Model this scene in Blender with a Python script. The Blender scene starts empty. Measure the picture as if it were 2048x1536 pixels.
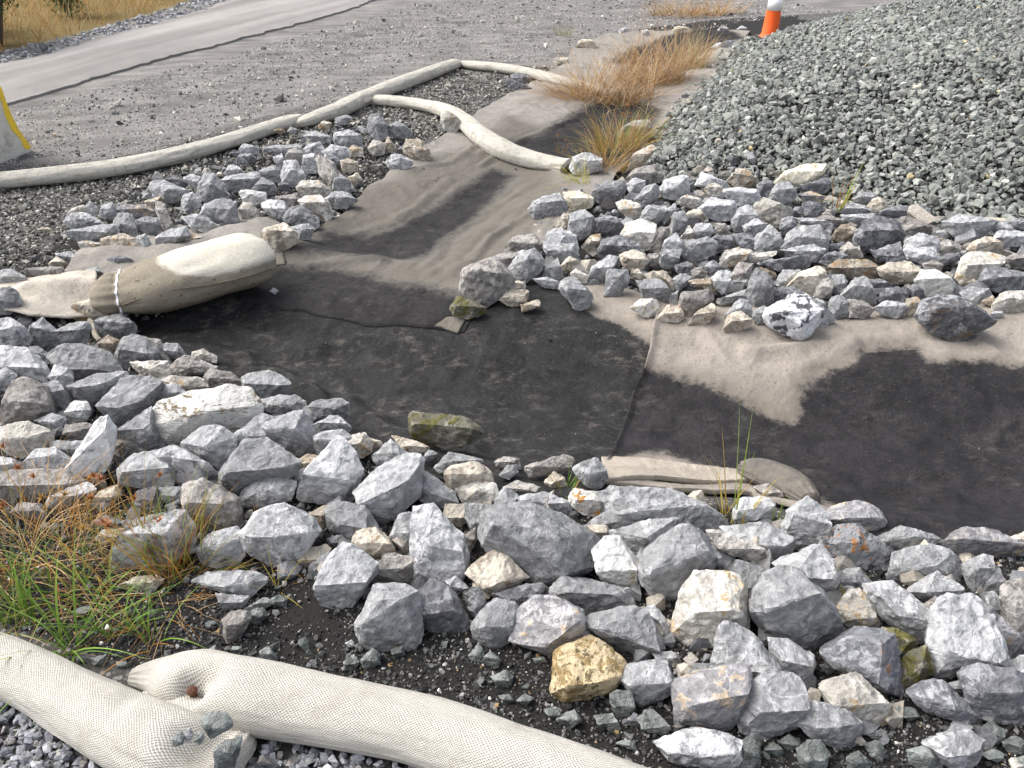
import bpy, bmesh, math, random
import numpy as np
from mathutils import Vector, Matrix, noise
R = math.radians
scene = bpy.context.scene
COL = scene.collection
random.seed(11)
rng = np.random.default_rng(11)

# ---------------------------------------------------------------- camera, sky, sun, exposure
CAM_H, PITCH, FPX = 1.75, R(33), 1600.0
cd = bpy.data.cameras.new('camera'); cam = bpy.data.objects.new('camera', cd); COL.objects.link(cam)
cam.location = (0, 0, CAM_H); cam.rotation_euler = (R(90) - PITCH, 0, 0)
cd.sensor_width = 36; cd.lens = FPX / 2048 * 36; cd.clip_start = .05; cd.clip_end = 2000
scene.camera = cam
SUN_EL, SUN_AZ = R(52), R(-74)         # azimuth from +Y, negative towards -X
w = bpy.data.worlds.new('World'); scene.world = w; w.use_nodes = True
nt = w.node_tree; sk = nt.nodes.new('ShaderNodeTexSky'); sk.sky_type = 'NISHITA'; sk.sun_disc = False
sk.sun_elevation = SUN_EL; sk.sun_rotation = SUN_AZ; sk.air_density = .6; sk.dust_density = 4; sk.ozone_density = 1
bg = nt.nodes['Background']; hs = nt.nodes.new('ShaderNodeHueSaturation'); hs.inputs['Saturation'].default_value = .4
nt.links.new(sk.outputs[0], hs.inputs['Color']); nt.links.new(hs.outputs[0], bg.inputs[0]); bg.inputs[1].default_value = .15
ld = bpy.data.lights.new('sun', 'SUN'); ld.energy = .9; ld.angle = R(50); ld.color = (1, .965, .91)
sun = bpy.data.objects.new('sun', ld); COL.objects.link(sun)
sdir = Vector((math.sin(SUN_AZ) * math.cos(SUN_EL), math.cos(SUN_AZ) * math.cos(SUN_EL), math.sin(SUN_EL)))
sun.rotation_euler = sdir.to_track_quat('Z', 'Y').to_euler(); sun.location = (-5, 5, 20)
scene.view_settings.view_transform = 'Standard'; scene.view_settings.look = 'None'
scene.view_settings.gamma = 1; scene.view_settings.exposure = 1.3
try: scene.cycles.max_bounces = 5
except Exception: pass

# ---------------------------------------------------------------- small helpers
CP, SP = math.cos(PITCH), math.sin(PITCH)
def ray(px):
    px = np.atleast_2d(np.asarray(px, float)); a = (px[:, 1] - 768) / FPX; b = (px[:, 0] - 1024) / FPX
    return np.stack([b, CP - a * SP, -SP - a * CP], 1)        # unit view depth
def flat(px, z=0.):
    d = ray(px); t = (z - CAM_H) / d[:, 2]
    t = np.where(t > 0, t, 400.)
    return d[:, :2] * t[:, None]
def sdpoly(X, Y, P):                                           # signed distance, positive inside
    X = np.asarray(X, float); Y = np.asarray(Y, float); P = np.asarray(P, float)
    ins = np.zeros(X.shape, bool); dm = np.full(X.shape, 1e9)
    n = len(P)
    for i in range(n):
        ax, ay = P[i]; bx, by = P[(i + 1) % n]
        ex, ey = bx - ax, by - ay; L = ex * ex + ey * ey + 1e-12
        t = np.clip(((X - ax) * ex + (Y - ay) * ey) / L, 0, 1)
        dm = np.minimum(dm, (X - ax - t * ex) ** 2 + (Y - ay - t * ey) ** 2)
        c = ((ay > Y) != (by > Y)) & (X < (bx - ax) * (Y - ay) / (by - ay + 1e-15) + ax)
        ins ^= c
    return np.sqrt(dm) * np.where(ins, 1, -1)
def sdline(X, Y, P):
    dm = np.full(np.shape(X), 1e9)
    for (ax, ay), (bx, by) in zip(P[:-1], P[1:]):
        ex, ey = bx - ax, by - ay; L = ex * ex + ey * ey + 1e-12
        t = np.clip(((X - ax) * ex + (Y - ay) * ey) / L, 0, 1)
        dm = np.minimum(dm, (X - ax - t * ex) ** 2 + (Y - ay - t * ey) ** 2)
    return np.sqrt(dm)
def sstep(a, b, x):
    t = np.clip((x - a) / (b - a), 0, 1); return t * t * (3 - 2 * t)
_perm = rng.integers(0, 1 << 30, 4096)
def vnoise(X, Y, f=1., seed=0):                                # smooth value noise, about -1..1
    x = np.asarray(X) * f + 137.3 + seed * 17.1; y = np.asarray(Y) * f + 71.7 + seed * 5.3
    xi = np.floor(x).astype(np.int64); yi = np.floor(y).astype(np.int64); fx = x - xi; fy = y - yi
    fx = fx * fx * (3 - 2 * fx); fy = fy * fy * (3 - 2 * fy)
    def g(a, b): return (_perm[(a * 73 + b * 1971 + seed * 7) & 4095] % 2000) / 1000. - 1
    return (g(xi, yi) * (1 - fx) + g(xi + 1, yi) * fx) * (1 - fy) + (g(xi, yi + 1) * (1 - fx) + g(xi + 1, yi + 1) * fx) * fy
def fbm(X, Y, f=1., o=4, seed=0):
    s = 0; a = 1.
    for i in range(o): s = s + a * vnoise(X, Y, f * 2 ** i, seed + i); a *= .5
    return s

# ---------------------------------------------------------------- the lie of the land
CH_MAIN = flat([(2400, 900), (1900, 885), (1600, 860), (1300, 815), (1000, 775), (700, 725), (450, 680), (250, 660)])
CH_UP = flat([(780, 480), (900, 430), (1000, 360), (1120, 300), (1200, 240), (1270, 160), (1340, 85)])
BERM = flat([(500, 500), (600, 515), (720, 525), (850, 545), (960, 560)])
LIP = flat([(1190, 600), (1330, 640), (1500, 660), (1700, 665), (1880, 665), (2100, 640), (2400, 640)])
MOUND = flat([(1285, 350), (1310, 292), (1390, 190), (1465, 112), (1505, 92), (1560, 80), (1640, 62), (1800, 40), (2100, 16), (2500, 0), (3600, 0),
              (4200, 300), (2700, 520), (2048, 470), (1800, 430), (1600, 395), (1420, 370)])
TRACKS = [flat(p) for p in ([(330, 190), (520, 120), (760, 62), (1000, 38), (1300, 14)], [(300, 235), (520, 160), (780, 95), (1050, 62), (1300, 38)], [(640, 100), (800, 45), (950, 5), (1100, -30)])]
def H(X, Y):
    X = np.asarray(X, float); Y = np.asarray(Y, float)
    z = .012 * fbm(X, Y, .9, 3, 3) + .004 * fbm(X, Y, 6, 2, 9)
    z = z - .15 * np.exp(-(sdline(X, Y, CH_MAIN) / .40) ** 4)
    z = z - .07 * np.exp(-(sdline(X, Y, CH_UP) / .42) ** 2)
    z = z + .05 * np.exp(-(sdline(X, Y, BERM) / .13) ** 2)
    z = z + .03 * np.exp(-(sdline(X, Y, LIP) / .16) ** 2)
    s = sdpoly(X, Y, MOUND)
    z = z + np.where(s > 0, .60 * (1 - np.exp(-np.maximum(s, 0) / .98)) * (1 + .05 * fbm(X, Y, .8, 3, 21)), 0)
    for Tk in TRACKS:
        dt = sdline(X, Y, Tk); z = z - .014 * np.exp(-(dt / .10) ** 4) + .008 * np.exp(-((dt - .17) / .06) ** 2)
    far = sstep(12, 40, Y); z = z + far * (.25 * fbm(X, Y, .08, 2, 5) - .1)
    return z
def hit(px, off=0.):
    """points where the view rays of photo pixels meet the ground raised by off"""
    d = ray(px); n = len(d); ts = .6 * 1.02 ** np.arange(0, 260)
    lo = np.full(n, ts[0]); hi = np.full(n, ts[-1]); done = np.zeros(n, bool)
    for a, b in zip(ts[:-1], ts[1:]):
        below = CAM_H + d[:, 2] * b < H(d[:, 0] * b, d[:, 1] * b) + off
        new = below & ~done; lo[new] = a; hi[new] = b; done |= below
        if done.all(): break
    for _ in range(14):
        m = (lo + hi) / 2; below = CAM_H + d[:, 2] * m < H(d[:, 0] * m, d[:, 1] * m) + off
        hi = np.where(below, m, hi); lo = np.where(below, lo, m)
    p = d * hi[:, None]; p[:, 2] += CAM_H
    return p
def depth(px, off=0.):
    p = hit(px, off); return p[:, 1] * CP - (p[:, 2] - CAM_H) * SP

def tag(o, label=None, cat=None, group=None, kind=None):
    for k, v in (('label', label), ('category', cat), ('group', group), ('kind', kind)):
        if v: o[k] = v
    return o
def mesh_np(name, V, F, mat=None, parent=None, smooth=False, col=None, attrs=None, uv=None):
    """V (n,3), F (m,3|4) arrays -> one mesh object; col = per-vertex rgb"""
    me = bpy.data.meshes.new(name); V = np.asarray(V, np.float32); F = np.asarray(F, np.int32); k = F.shape[1]
    me.vertices.add(len(V)); me.vertices.foreach_set('co', V.ravel())
    me.loops.add(F.size); me.loops.foreach_set('vertex_index', F.ravel())
    me.polygons.add(len(F)); me.polygons.foreach_set('loop_start', np.arange(0, F.size, k, dtype=np.int32))
    me.polygons.foreach_set('use_smooth', np.full(len(F), smooth))
    me.update(calc_edges=True)
    if col is not None:
        a = me.attributes.new('tint', 'FLOAT_COLOR', 'POINT'); c = np.ones((len(V), 4), np.float32); c[:, :3] = col
        a.data.foreach_set('color', c.ravel())
    for k2, v in (attrs or {}).items():
        a = me.attributes.new(k2, 'FLOAT', 'POINT'); a.data.foreach_set('value', np.asarray(v, np.float32).ravel())
    if uv is not None:
        l = me.uv_layers.new(name='UVMap'); l.data.foreach_set('uv', np.asarray(uv, np.float32)[F.ravel()].ravel())
    me.validate()
    o = bpy.data.objects.new(name, me); COL.objects.link(o)
    if mat: me.materials.append(mat)
    if parent: o.parent = parent
    return o
def empty(name, loc):
    o = bpy.data.objects.new(name, None); COL.objects.link(o); o.location = loc; o.empty_display_size = .05; return o
def recenter(o, c=None):
    me = o.data; n = len(me.vertices); V = np.empty(n * 3, np.float32); me.vertices.foreach_get('co', V); V = V.reshape(-1, 3)
    if c is None: c = np.array([(V[:, 0].min() + V[:, 0].max()) / 2, (V[:, 1].min() + V[:, 1].max()) / 2, V[:, 2].min()])
    V -= np.asarray(c, np.float32); me.vertices.foreach_set('co', V.ravel()); me.update(); o.location = [float(x) for x in c]; return o

# ---------------------------------------------------------------- materials
class NT:
    def __init__(s, name, rough=.85, spec=.3):
        s.m = bpy.data.materials.new(name); s.m.use_nodes = True; s.t = s.m.node_tree
        s.b = s.t.nodes['Principled BSDF']; s.b.inputs['Roughness'].default_value = rough
        s.b.inputs['Specular IOR Level'].default_value = spec
        s.tc = s.t.nodes.new('ShaderNodeTexCoord')
    def n(s, typ, ins=None, **kw):
        nd = s.t.nodes.new('ShaderNode' + typ)
        for k, v in kw.items(): setattr(nd, k, v)
        for k, v in (ins or {}).items():
            if hasattr(v, 'is_linked') or isinstance(v, bpy.types.NodeSocket): s.t.links.new(v, nd.inputs[k])
            else: nd.inputs[k].default_value = v
        return nd
    def math(s, op, a, b=0., c=0., clamp=False):
        return s.n('Math', {0: a, 1: b, 2: c}, operation=op, use_clamp=clamp).outputs[0]
    def noise(s, vec, scale, detail=4, rough=.55, dist=0.):
        return s.n('TexNoise', {'Vector': vec, 'Scale': scale, 'Detail': detail, 'Roughness': rough, 'Distortion': dist}).outputs[0]
    def ramp(s, f, a, b, lo=0., hi=1.):
        return s.n('MapRange', {0: f, 1: a, 2: b, 3: lo, 4: hi}).outputs[0]
    def mix(s, f, a, b, mode='MIX'):
        nd = s.t.nodes.new('ShaderNodeMix'); nd.data_type = 'RGBA'; nd.blend_type = mode
        for i, v in ((0, f), (6, a), (7, b)):
            if isinstance(v, bpy.types.NodeSocket): s.t.links.new(v, nd.inputs[i])
            else: nd.inputs[i].default_value = v if i == 0 else (tuple(v) + (1,))[:4]
        return nd.outputs[2]
    def scale(s, col, f):                                      # colour times factor
        nd = s.n('VectorMath', {0: col}, operation='SCALE')
        if isinstance(f, bpy.types.NodeSocket): s.t.links.new(f, nd.inputs[3])
        else: nd.inputs[3].default_value = f
        return nd.outputs[0]
    def vmul(s, v, xyz): return s.n('VectorMath', {0: v, 1: xyz}, operation='MULTIPLY').outputs[0]
    def vadd(s, v, u): return s.n('VectorMath', {0: v, 1: u}, operation='ADD').outputs[0]
    def bump(s, h, dist, strength=1., prev=None):
        ins = {'Height': h, 'Distance': dist, 'Strength': strength}
        if prev is not None: ins['Normal'] = prev
        return s.n('Bump', ins).outputs[0]
    def done(s, col, nrm=None, rough=None):
        s.t.links.new(col, s.b.inputs['Base Color'])
        if nrm is not None: s.t.links.new(nrm, s.b.inputs['Normal'])
        if rough is not None: s.t.links.new(rough, s.b.inputs['Roughness'])
        return s.m

def rock_mat(name, base, patch=(.75, .75, .76), amt=.25, vein=.5, speck=.25, rust=None, ramt=0., stretch=(1, 1, 1), rough=.85, dark=.66, bumpd=.006, psc=7., dry=None):
    t = NT(name, rough, .25); oi = t.n('ObjectInfo'); rnd = oi.outputs['Random']
    off = t.n('CombineXYZ', {0: t.math('MULTIPLY', rnd, 37.), 1: t.math('MULTIPLY', rnd, -91.), 2: t.math('MULTIPLY', rnd, 53.)}).outputs[0]
    v0 = t.vadd(t.tc.outputs['Object'], off); v = t.vmul(v0, stretch)
    big = t.noise(v, psc * 1.1, 5, .6, .6); mid = t.noise(v, psc * 5, 5, .65, .3); fine = t.noise(v0, 250, 3, .75)
    col = t.mix(t.ramp(mid, .35, .66), tuple(c * dark for c in base), tuple(c * 1.22 for c in base))
    # dusty pale film / fracture patches with their own outlines
    p = t.ramp(t.math('ADD', big, t.math('MULTIPLY', t.math('SUBTRACT', mid, .5), .55)), .62 - amt * .42, .66 - amt * .42)
    col = t.mix(t.math('MULTIPLY', p, .85), col, patch)
    if rust:
        rr = t.noise(t.vadd(v, (9.1, 3.3, 5.7)), psc * .9, 5, .65, .8)
        pr = t.ramp(t.math('ADD', rr, t.math('MULTIPLY', t.math('SUBTRACT', mid, .5), .9)), .66 - ramt * .4, .70 - ramt * .4)
        col = t.mix(pr, col, rust)
    # calcite veins: thin lines where distorted cells meet
    dv = t.vadd(v0, t.scale(t.n('TexNoise', {'Vector': v0, 'Scale': 9., 'Detail': 2.}).outputs[1], .09))
    vo = t.n('TexVoronoi', {'Vector': dv, 'Scale': 13.}, feature='DISTANCE_TO_EDGE').outputs[0]
    line = t.ramp(vo, .0, .022, 1, 0); gate = t.ramp(t.noise(v0, 11, 2), .47, .56)
    vn = t.math('MULTIPLY', t.math('MULTIPLY', line, gate), vein)
    col = t.mix(vn, col, tuple(min(.9, c * 1.5 + .25) for c in base))
    # crystalline speckle and rubbed pale arrises
    sp = t.ramp(fine, .60, .72); col = t.mix(t.math('MULTIPLY', sp, speck), col, tuple(min(.9, c * 1.6 + .22) for c in base))
    sd_ = t.ramp(fine, .28, .40, 1, 0); col = t.mix(t.math('MULTIPLY', sd_, .35), col, tuple(c * .35 for c in base))
    geo = t.n('NewGeometry'); edge = t.ramp(t.math('ADD', geo.outputs['Pointiness'], t.math('MULTIPLY', t.math('SUBTRACT', mid, .5), .12)), .53, .60)
    col = t.mix(t.math('MULTIPLY', edge, .6), col, tuple(min(.85, c * 1.35 + .16) for c in base))
    col = t.scale(col, t.ramp(t.math('FRACT', t.math('MULTIPLY', rnd, 7.77)), 0, 1, .74, 1.20))
    h = t.math('ADD', t.math('MULTIPLY', mid, 1.), t.math('MULTIPLY', t.noise(v, 60, 5, .7), .6))
    rid = t.n('TexVoronoi', {'Vector': dv, 'Scale': 26.}, feature='F1').outputs[0]
    h = t.math('ADD', h, t.math('MULTIPLY', rid, .8)); h = t.math('SUBTRACT', h, t.math('MULTIPLY', line, .06))
    return t.done(col, t.bump(h, bumpd * 2.4, 1.))
RM = {
 'g': rock_mat('grey_limestone', (.315, .32, .323), (.45, .455, .455), .08, speck=.5),
 'l': rock_mat('pale_limestone', (.44, .445, .45), (.58, .583, .583), .16, speck=.35),
 'w': rock_mat('white_streaked_limestone', (.37, .374, .38), (.62, .622, .625), .28, speck=.35, psc=8),
 'v': rock_mat('bright_white_stone', (.56, .56, .535), (.70, .695, .67), .45, .2, dark=.62, rust=(.42, .36, .26), ramt=.05),
 'e': rock_mat('cream_stone', (.47, .445, .395), (.64, .62, .57), .30, .3, rust=(.44, .33, .20), ramt=.16, dark=.66),
 'c': rock_mat('tan_cream_stone', (.42, .37, .30), (.62, .57, .48), .35, .2, rust=(.36, .24, .13), ramt=.10, dark=.62),
 'o': rock_mat('ochre_stone', (.43, .31, .15), (.68, .56, .36), .45, .1, rust=(.16, .13, .07), ramt=.16, dark=.6, psc=10),
 'n': rock_mat('tan_stone', (.37, .31, .235), (.55, .50, .42), .35, .2, rust=(.20, .15, .09), ramt=.12, dark=.62),
 'V': rock_mat('yellow_cream_stone', (.62, .54, .38), (.80, .74, .60), .45, .1, dark=.75),
 'W': rock_mat('banded_white_stone', (.40, .37, .30), (.84, .83, .79), .70, .1, rust=(.27, .21, .13), ramt=.10, stretch=(1.3, 1.3, 4.5), psc=6),
 'b': rock_mat('brown_grey_stone', (.28, .26, .24), (.42, .40, .37), .25, .5),
 'd': rock_mat('dark_stone', (.18, .183, .195), (.36, .365, .38), .2, .6),
 'D': rock_mat('wet_dark_stone', (.10, .10, .104), (.30, .31, .32), .26, .35, rough=.5, rust=(.13, .10, .07), ramt=.12),
 'k': rock_mat('black_white_stone', (.10, .102, .11), (.76, .77, .79), .42, .3, psc=5),
 's': rock_mat('speckled_green_stone', (.15, .165, .155), (.27, .29, .275), .3, .1, speck=.75),
 'm': rock_mat('mossy_stone', (.185, .175, .13), (.33, .31, .26), .28, .2, rust=(.14, .13, .04), ramt=.3),
 'r': rock_mat('orange_spotted_stone', (.115, .115, .12), (.40, .41, .42), .45, .3, rust=(.50, .22, .07), ramt=.02, psc=12),
 'r2': rock_mat('rust_stained_stone', (.235, .24, .26), (.42, .43, .45), .15, .5, rust=(.34, .20, .12), ramt=.02, psc=9),
 'p': rock_mat('orange_crusted_stone', (.55, .53, .48), (.78, .76, .72), .4, .1, rust=(.52, .25, .05), ramt=.30, psc=14),
 'a': rock_mat('tan_patched_stone', (.27, .265, .27), (.45, .44, .44), .2, .4, rust=(.46, .37, .27), ramt=.22, psc=7),
}
RM['S'] = RM['T'] = RM['s']; RM['L'] = RM['l']; RM['O'] = RM['c']

def tint_mat(name, rough=.9, bumpsc=220, bumpd=.002, spk=.25):
    t = NT(name, rough, .2); a = t.n('Attribute', attribute_name='tint').outputs['Color']
    n1 = t.noise(t.tc.outputs['Object'], bumpsc, 4, .7); n2 = t.noise(t.tc.outputs['Object'], bumpsc * .3, 3, .6)
    c = t.scale(a, t.ramp(n1, .25, .75, 1 - spk * 1.6, 1 + spk * 1.6)); c = t.scale(c, t.ramp(n2, .3, .7, .82, 1.18))
    return t.done(c, t.bump(t.math('ADD', n1, n2), bumpd, .9))
M_STONES = tint_mat('crushed_stone', .88, 120, .003, .3)
def blade_mat():
    t = NT('grass_blades', .6, .25); a = t.n('Attribute', attribute_name='tint').outputs['Color']
    c = t.scale(a, t.ramp(t.noise(t.tc.outputs['Object'], 60, 2), .3, .7, .75, 1.2))
    t.t.links.new(c, t.b.inputs['Base Color']); tr = t.n('BsdfTranslucent', {0: c})
    mx = t.n('MixShader', {0: .3, 1: t.b.outputs[0], 2: tr.outputs[0]})
    t.t.links.new(mx.outputs[0], t.t.nodes['Material Output'].inputs[0]); return t.m
M_BLADE = blade_mat()
def ground_mat():
    t = NT('ground', .95, .15); P = t.tc.outputs['Object']
    soil = t.n('Attribute', attribute_name='soil').outputs['Fac']; yard = t.n('Attribute', attribute_name='yard').outputs['Fac']
    field = t.n('Attribute', attribute_name='field').outputs['Fac']
    n1 = t.noise(P, 90, 5, .7); n2 = t.noise(P, 14, 4, .6); n3 = t.noise(P, 2.2, 4, .6); n4 = t.noise(P, 1.0, 3, .6)
    dirt = t.mix(n1, (.03, .029, .027), (.13, .125, .115))
    vo = t.n('TexVoronoi', {'Vector': P, 'Scale': 55., 'Randomness': 1.})
    peb = t.ramp(vo.outputs['Distance'], .30, .42, 1, 0); pc = t.mix(t.n('SeparateColor', {0: vo.outputs['Color']}).outputs[0], (.10, .10, .10), (.40, .39, .37))
    gcol = t.mix(t.math('MULTIPLY', peb, t.ramp(n2, .35, .55)), dirt, pc)
    # compacted grey yard with fines, tracks and grit
    st = t.noise(t.vmul(t.n('VectorRotate', {'Vector': P, 'Angle': R(-14)}, rotation_type='Z_AXIS').outputs[0], (1.6, 7., 1)), 1., 5, .65, .4)
    yc = t.mix(t.ramp(t.noise(P, 150, 4, .8), .3, .7), (.066, .063, .058), (.275, .262, .244))
    yc = t.mix(t.ramp(n1, .5, .66, 0, .5), yc, (.40, .385, .37)); yc = t.scale(yc, t.ramp(st, .3, .64, .62, 1.22))
    yc = t.scale(yc, t.ramp(n3, .3, .7, .78, 1.18))
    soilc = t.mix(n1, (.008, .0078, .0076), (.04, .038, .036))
    fc = t.mix(n3, (.10, .085, .03), (.22, .15, .06))
    yj = t.ramp(t.math('ADD', yard, t.math('MULTIPLY', t.math('SUBTRACT', n2, .5), .5)), .35, .65)
    c = t.mix(yj, gcol, yc)
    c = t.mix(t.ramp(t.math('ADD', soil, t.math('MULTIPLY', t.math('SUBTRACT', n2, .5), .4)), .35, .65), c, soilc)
    c = t.mix(field, c, fc)
    h = t.math('ADD', t.math('MULTIPLY', n1, .8), t.math('ADD', n2, t.math('MULTIPLY', st, .6)))
    return t.done(c, t.bump(h, .012, .8))
def fabric_mat(name, dry, wet, soft, mud=.0, cr=1.):
    """felted geotextile; attribute wet = signed distance (m) inside the soaked area"""
    t = NT(name, .95, .15); P = t.tc.outputs['Object']; a = t.n('Attribute', attribute_name='wet').outputs['Fac']
    n0 = t.noise(P, 3.0, 3, .5); n1 = t.noise(P, 26, 4, .65); n2 = t.noise(P, 150, 4, .75); n3 = t.noise(P, 9, 5, .65, .5)
    d = t.mix(t.ramp(n3, .3, .7), tuple(c * .78 for c in dry), tuple(c * 1.12 for c in dry))
    d = t.scale(d, t.ramp(n2, .3, .7, .72, 1.22))
    grit = t.ramp(t.noise(P, 75, 3, .6), .64, .68); d = t.mix(t.math('MULTIPLY', grit, t.ramp(n1, .40, .60, .15, .95)), d, (.05, .045, .04))
    wc = t.mix(t.ramp(n3, .3, .7), tuple(c * .62 for c in wet), tuple(c * 1.45 for c in wet)); wc = t.scale(wc, t.ramp(n2, .3, .7, .45, 1.6))
    wc = t.mix(t.ramp(t.noise(P, 130, 2, .5), .70, .74, 0, .35), wc, (.25, .24, .23))
    if mud:
        mm = t.ramp(t.noise(t.vmul(P, (1, 1.8, 1)), 13, 8, .80, .1), .52, .62); gate = t.ramp(n0, .40, .58)
        wc = t.mix(t.math('MULTIPLY', t.math('MULTIPLY', mm, gate), mud), wc, (.12, .108, .095))
    sg = t.math('ADD', a, t.math('ADD', t.math('MULTIPLY', t.math('SUBTRACT', n1, .5), .07 * cr), t.math('MULTIPLY', t.math('SUBTRACT', n2, .5), .05 * cr)))
    dm = t.n('Attribute', attribute_name='damp').outputs['Fac']; dm = t.ramp(t.math('ADD', dm, t.math('MULTIPLY', t.math('SUBTRACT', n3, .5), 1.3)), .2, 1.0, 0, .72)
    d = t.mix(dm, d, tuple(q * k_ for q, k_ in zip(dry, (.33, .31, .28))))
    d = t.mix(t.ramp(sg, -.075, -.01, 0, .75), d, tuple(q * .50 for q in dry))
    k = t.ramp(sg, -soft, soft); c = t.mix(k, d, wc)
    h = t.math('ADD', t.math('MULTIPLY', n1, .9), t.math('ADD', t.math('MULTIPLY', n2, .35), n3))
    return t.done(c, t.bump(h, .008, .8), t.ramp(k, 0, 1, .95, .78))
M_FAB = fabric_mat('geotextile_crisp', (.29, .258, .222), (.021, .020, .021), .016, .3, 1.35)
M_FAB2 = fabric_mat('geotextile_muddy', (.29, .26, .22), (.020, .020, .020), .012, .6)
M_FAB3 = fabric_mat('geotextile_worn', (.265, .247, .220), (.020, .019, .019), .045, .3, 1.8)
M_LIP = fabric_mat('geotextile_tan', (.36, .32, .265), (.05, .05, .05), .03)
M_DIRTY = fabric_mat('geotextile_soiled', (.17, .155, .13), (.05, .05, .05), .03)
M_FLAP = fabric_mat('geotextile_pale', (.50, .45, .38), (.12, .10, .08), .03)
def net_mat():
    t = NT('knitted_net_sock', .9, .2); uv = t.tc.outputs['UV']
    wob = t.scale(t.n('TexNoise', {'Vector': uv, 'Scale': .12, 'Detail': 3.}).outputs[1], 2.2); v = t.vadd(uv, wob)
    d = []
    for o in ((0, 0, 0), (.5, .5, 0)):
        p = t.vadd(v, o); fr = t.n('VectorMath', {0: p}, operation='FRACTION').outputs[0]
        q = t.vmul(t.vadd(fr, (-.5, -.5, 0)), (1, 1.35, 0)); d.append(t.n('VectorMath', {0: q}, operation='LENGTH').outputs['Value'])
    m = t.math('MINIMUM', d[0], d[1]); hole = t.ramp(m, .20, .33, 1, 0)
    n = t.noise(t.tc.outputs['Object'], 12, 4, .6); n2 = t.noise(t.tc.outputs['Object'], 240, 3, .7)
    fab = t.mix(n, (.24, .222, .185), (.37, .35, .305)); line = t.mix(n, (.50, .475, .42), (.63, .61, .55))
    c = t.mix(hole, line, fab); c = t.scale(c, t.ramp(n2, .3, .7, .85, 1.12))
    c = t.mix(t.ramp(t.noise(t.tc.outputs['Object'], 9, 6, .72), .50, .70, 0, .5), c, (.30, .27, .21))
    wr = t.noise(t.vmul(uv, (.05, .16, 1)), 1, 3, .5)
    nrm = t.bump(wr, .02, .6); return t.done(c, t.bump(t.math('SUBTRACT', 1, hole), .0022, .9, nrm))
M_NET = net_mat()
def sock_mat(name, a, b, stain, samt):
    t = NT(name, .95, .15); P = t.tc.outputs['Object']; n = t.noise(P, 5, 4, .6); n2 = t.noise(P, 160, 4, .7); n3 = t.noise(P, 22, 5, .7)
    c = t.mix(n, a, b); c = t.mix(t.ramp(n3, .60 - samt * .2, .72 - samt * .1, 0, .65), c, stain); c = t.scale(c, t.ramp(n2, .3, .7, .82, 1.15))
    return t.done(c, t.bump(t.math('ADD', n2, t.math('MULTIPLY', n3, 1.4)), .006, .8))
M_SOCK = sock_mat('felt_sock', (.38, .36, .31), (.56, .54, .475), (.24, .21, .165), .45)
M_BAGW = sock_mat('felt_bag', (.56, .53, .45), (.72, .70, .63), (.30, .26, .19), .2)
def bag_mat():
    t = NT('soiled_felt_bag', .95, .15); P = t.tc.outputs['Object']; s = t.n('Attribute', attribute_name='soil').outputs['Fac']
    n2 = t.noise(P, 150, 4, .75); n3 = t.noise(P, 16, 5, .7); n4 = t.noise(P, 60, 2, .5)
    clean = t.mix(n3, (.50, .47, .39), (.66, .63, .54)); dirty = t.mix(n3, (.20, .172, .128), (.32, .285, .225))
    dirty = t.mix(t.ramp(n4, .66, .70, 0, .7), dirty, (.05, .04, .03))
    k = t.ramp(t.math('ADD', s, t.math('MULTIPLY', t.math('SUBTRACT', n3, .5), .5)), .40, .60)
    c = t.scale(t.mix(k, clean, dirty), t.ramp(n2, .3, .7, .8, 1.15))
    return t.done(c, t.bump(t.math('ADD', n2, t.math('MULTIPLY', n3, 1.5)), .006, .8))
def simple_mat(name, c1, c2, sc, rough=.8, bd=.003, spots=None, samt=.5, ssc=8):
    t = NT(name, rough, .3); P = t.tc.outputs['Object']; n = t.noise(P, sc, 5, .65); c = t.mix(t.ramp(n, .3, .7), c1, c2)
    if spots: c = t.mix(t.ramp(t.noise(P, ssc, 5, .7), .56, .68, 0, samt), c, spots)
    return t.done(c, t.bump(t.math('ADD', n, t.noise(P, sc * 6, 3)), bd, .7))
def road_mat():
    t = NT('worn_asphalt', .85, .25); P = t.tc.outputs['Object']
    v = t.n('VectorRotate', {'Vector': P, 'Angle': -ROAD_ANG}, rotation_type='Z_AXIS').outputs[0]
    st = t.noise(t.vmul(v, (.10, 1.5, 1)), 1., 4, .5); n = t.noise(P, 120, 4, .8); n3 = t.noise(P, 3, 4, .6)
    c = t.mix(t.ramp(st, .35, .62), (.155, .145, .134), (.305, .290, .272)); c = t.scale(c, t.ramp(n, .3, .7, .82, 1.16)); c = t.scale(c, t.ramp(n3, .3, .7, .93, 1.06))
    return t.done(c, t.bump(n, .003, .7))

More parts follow.
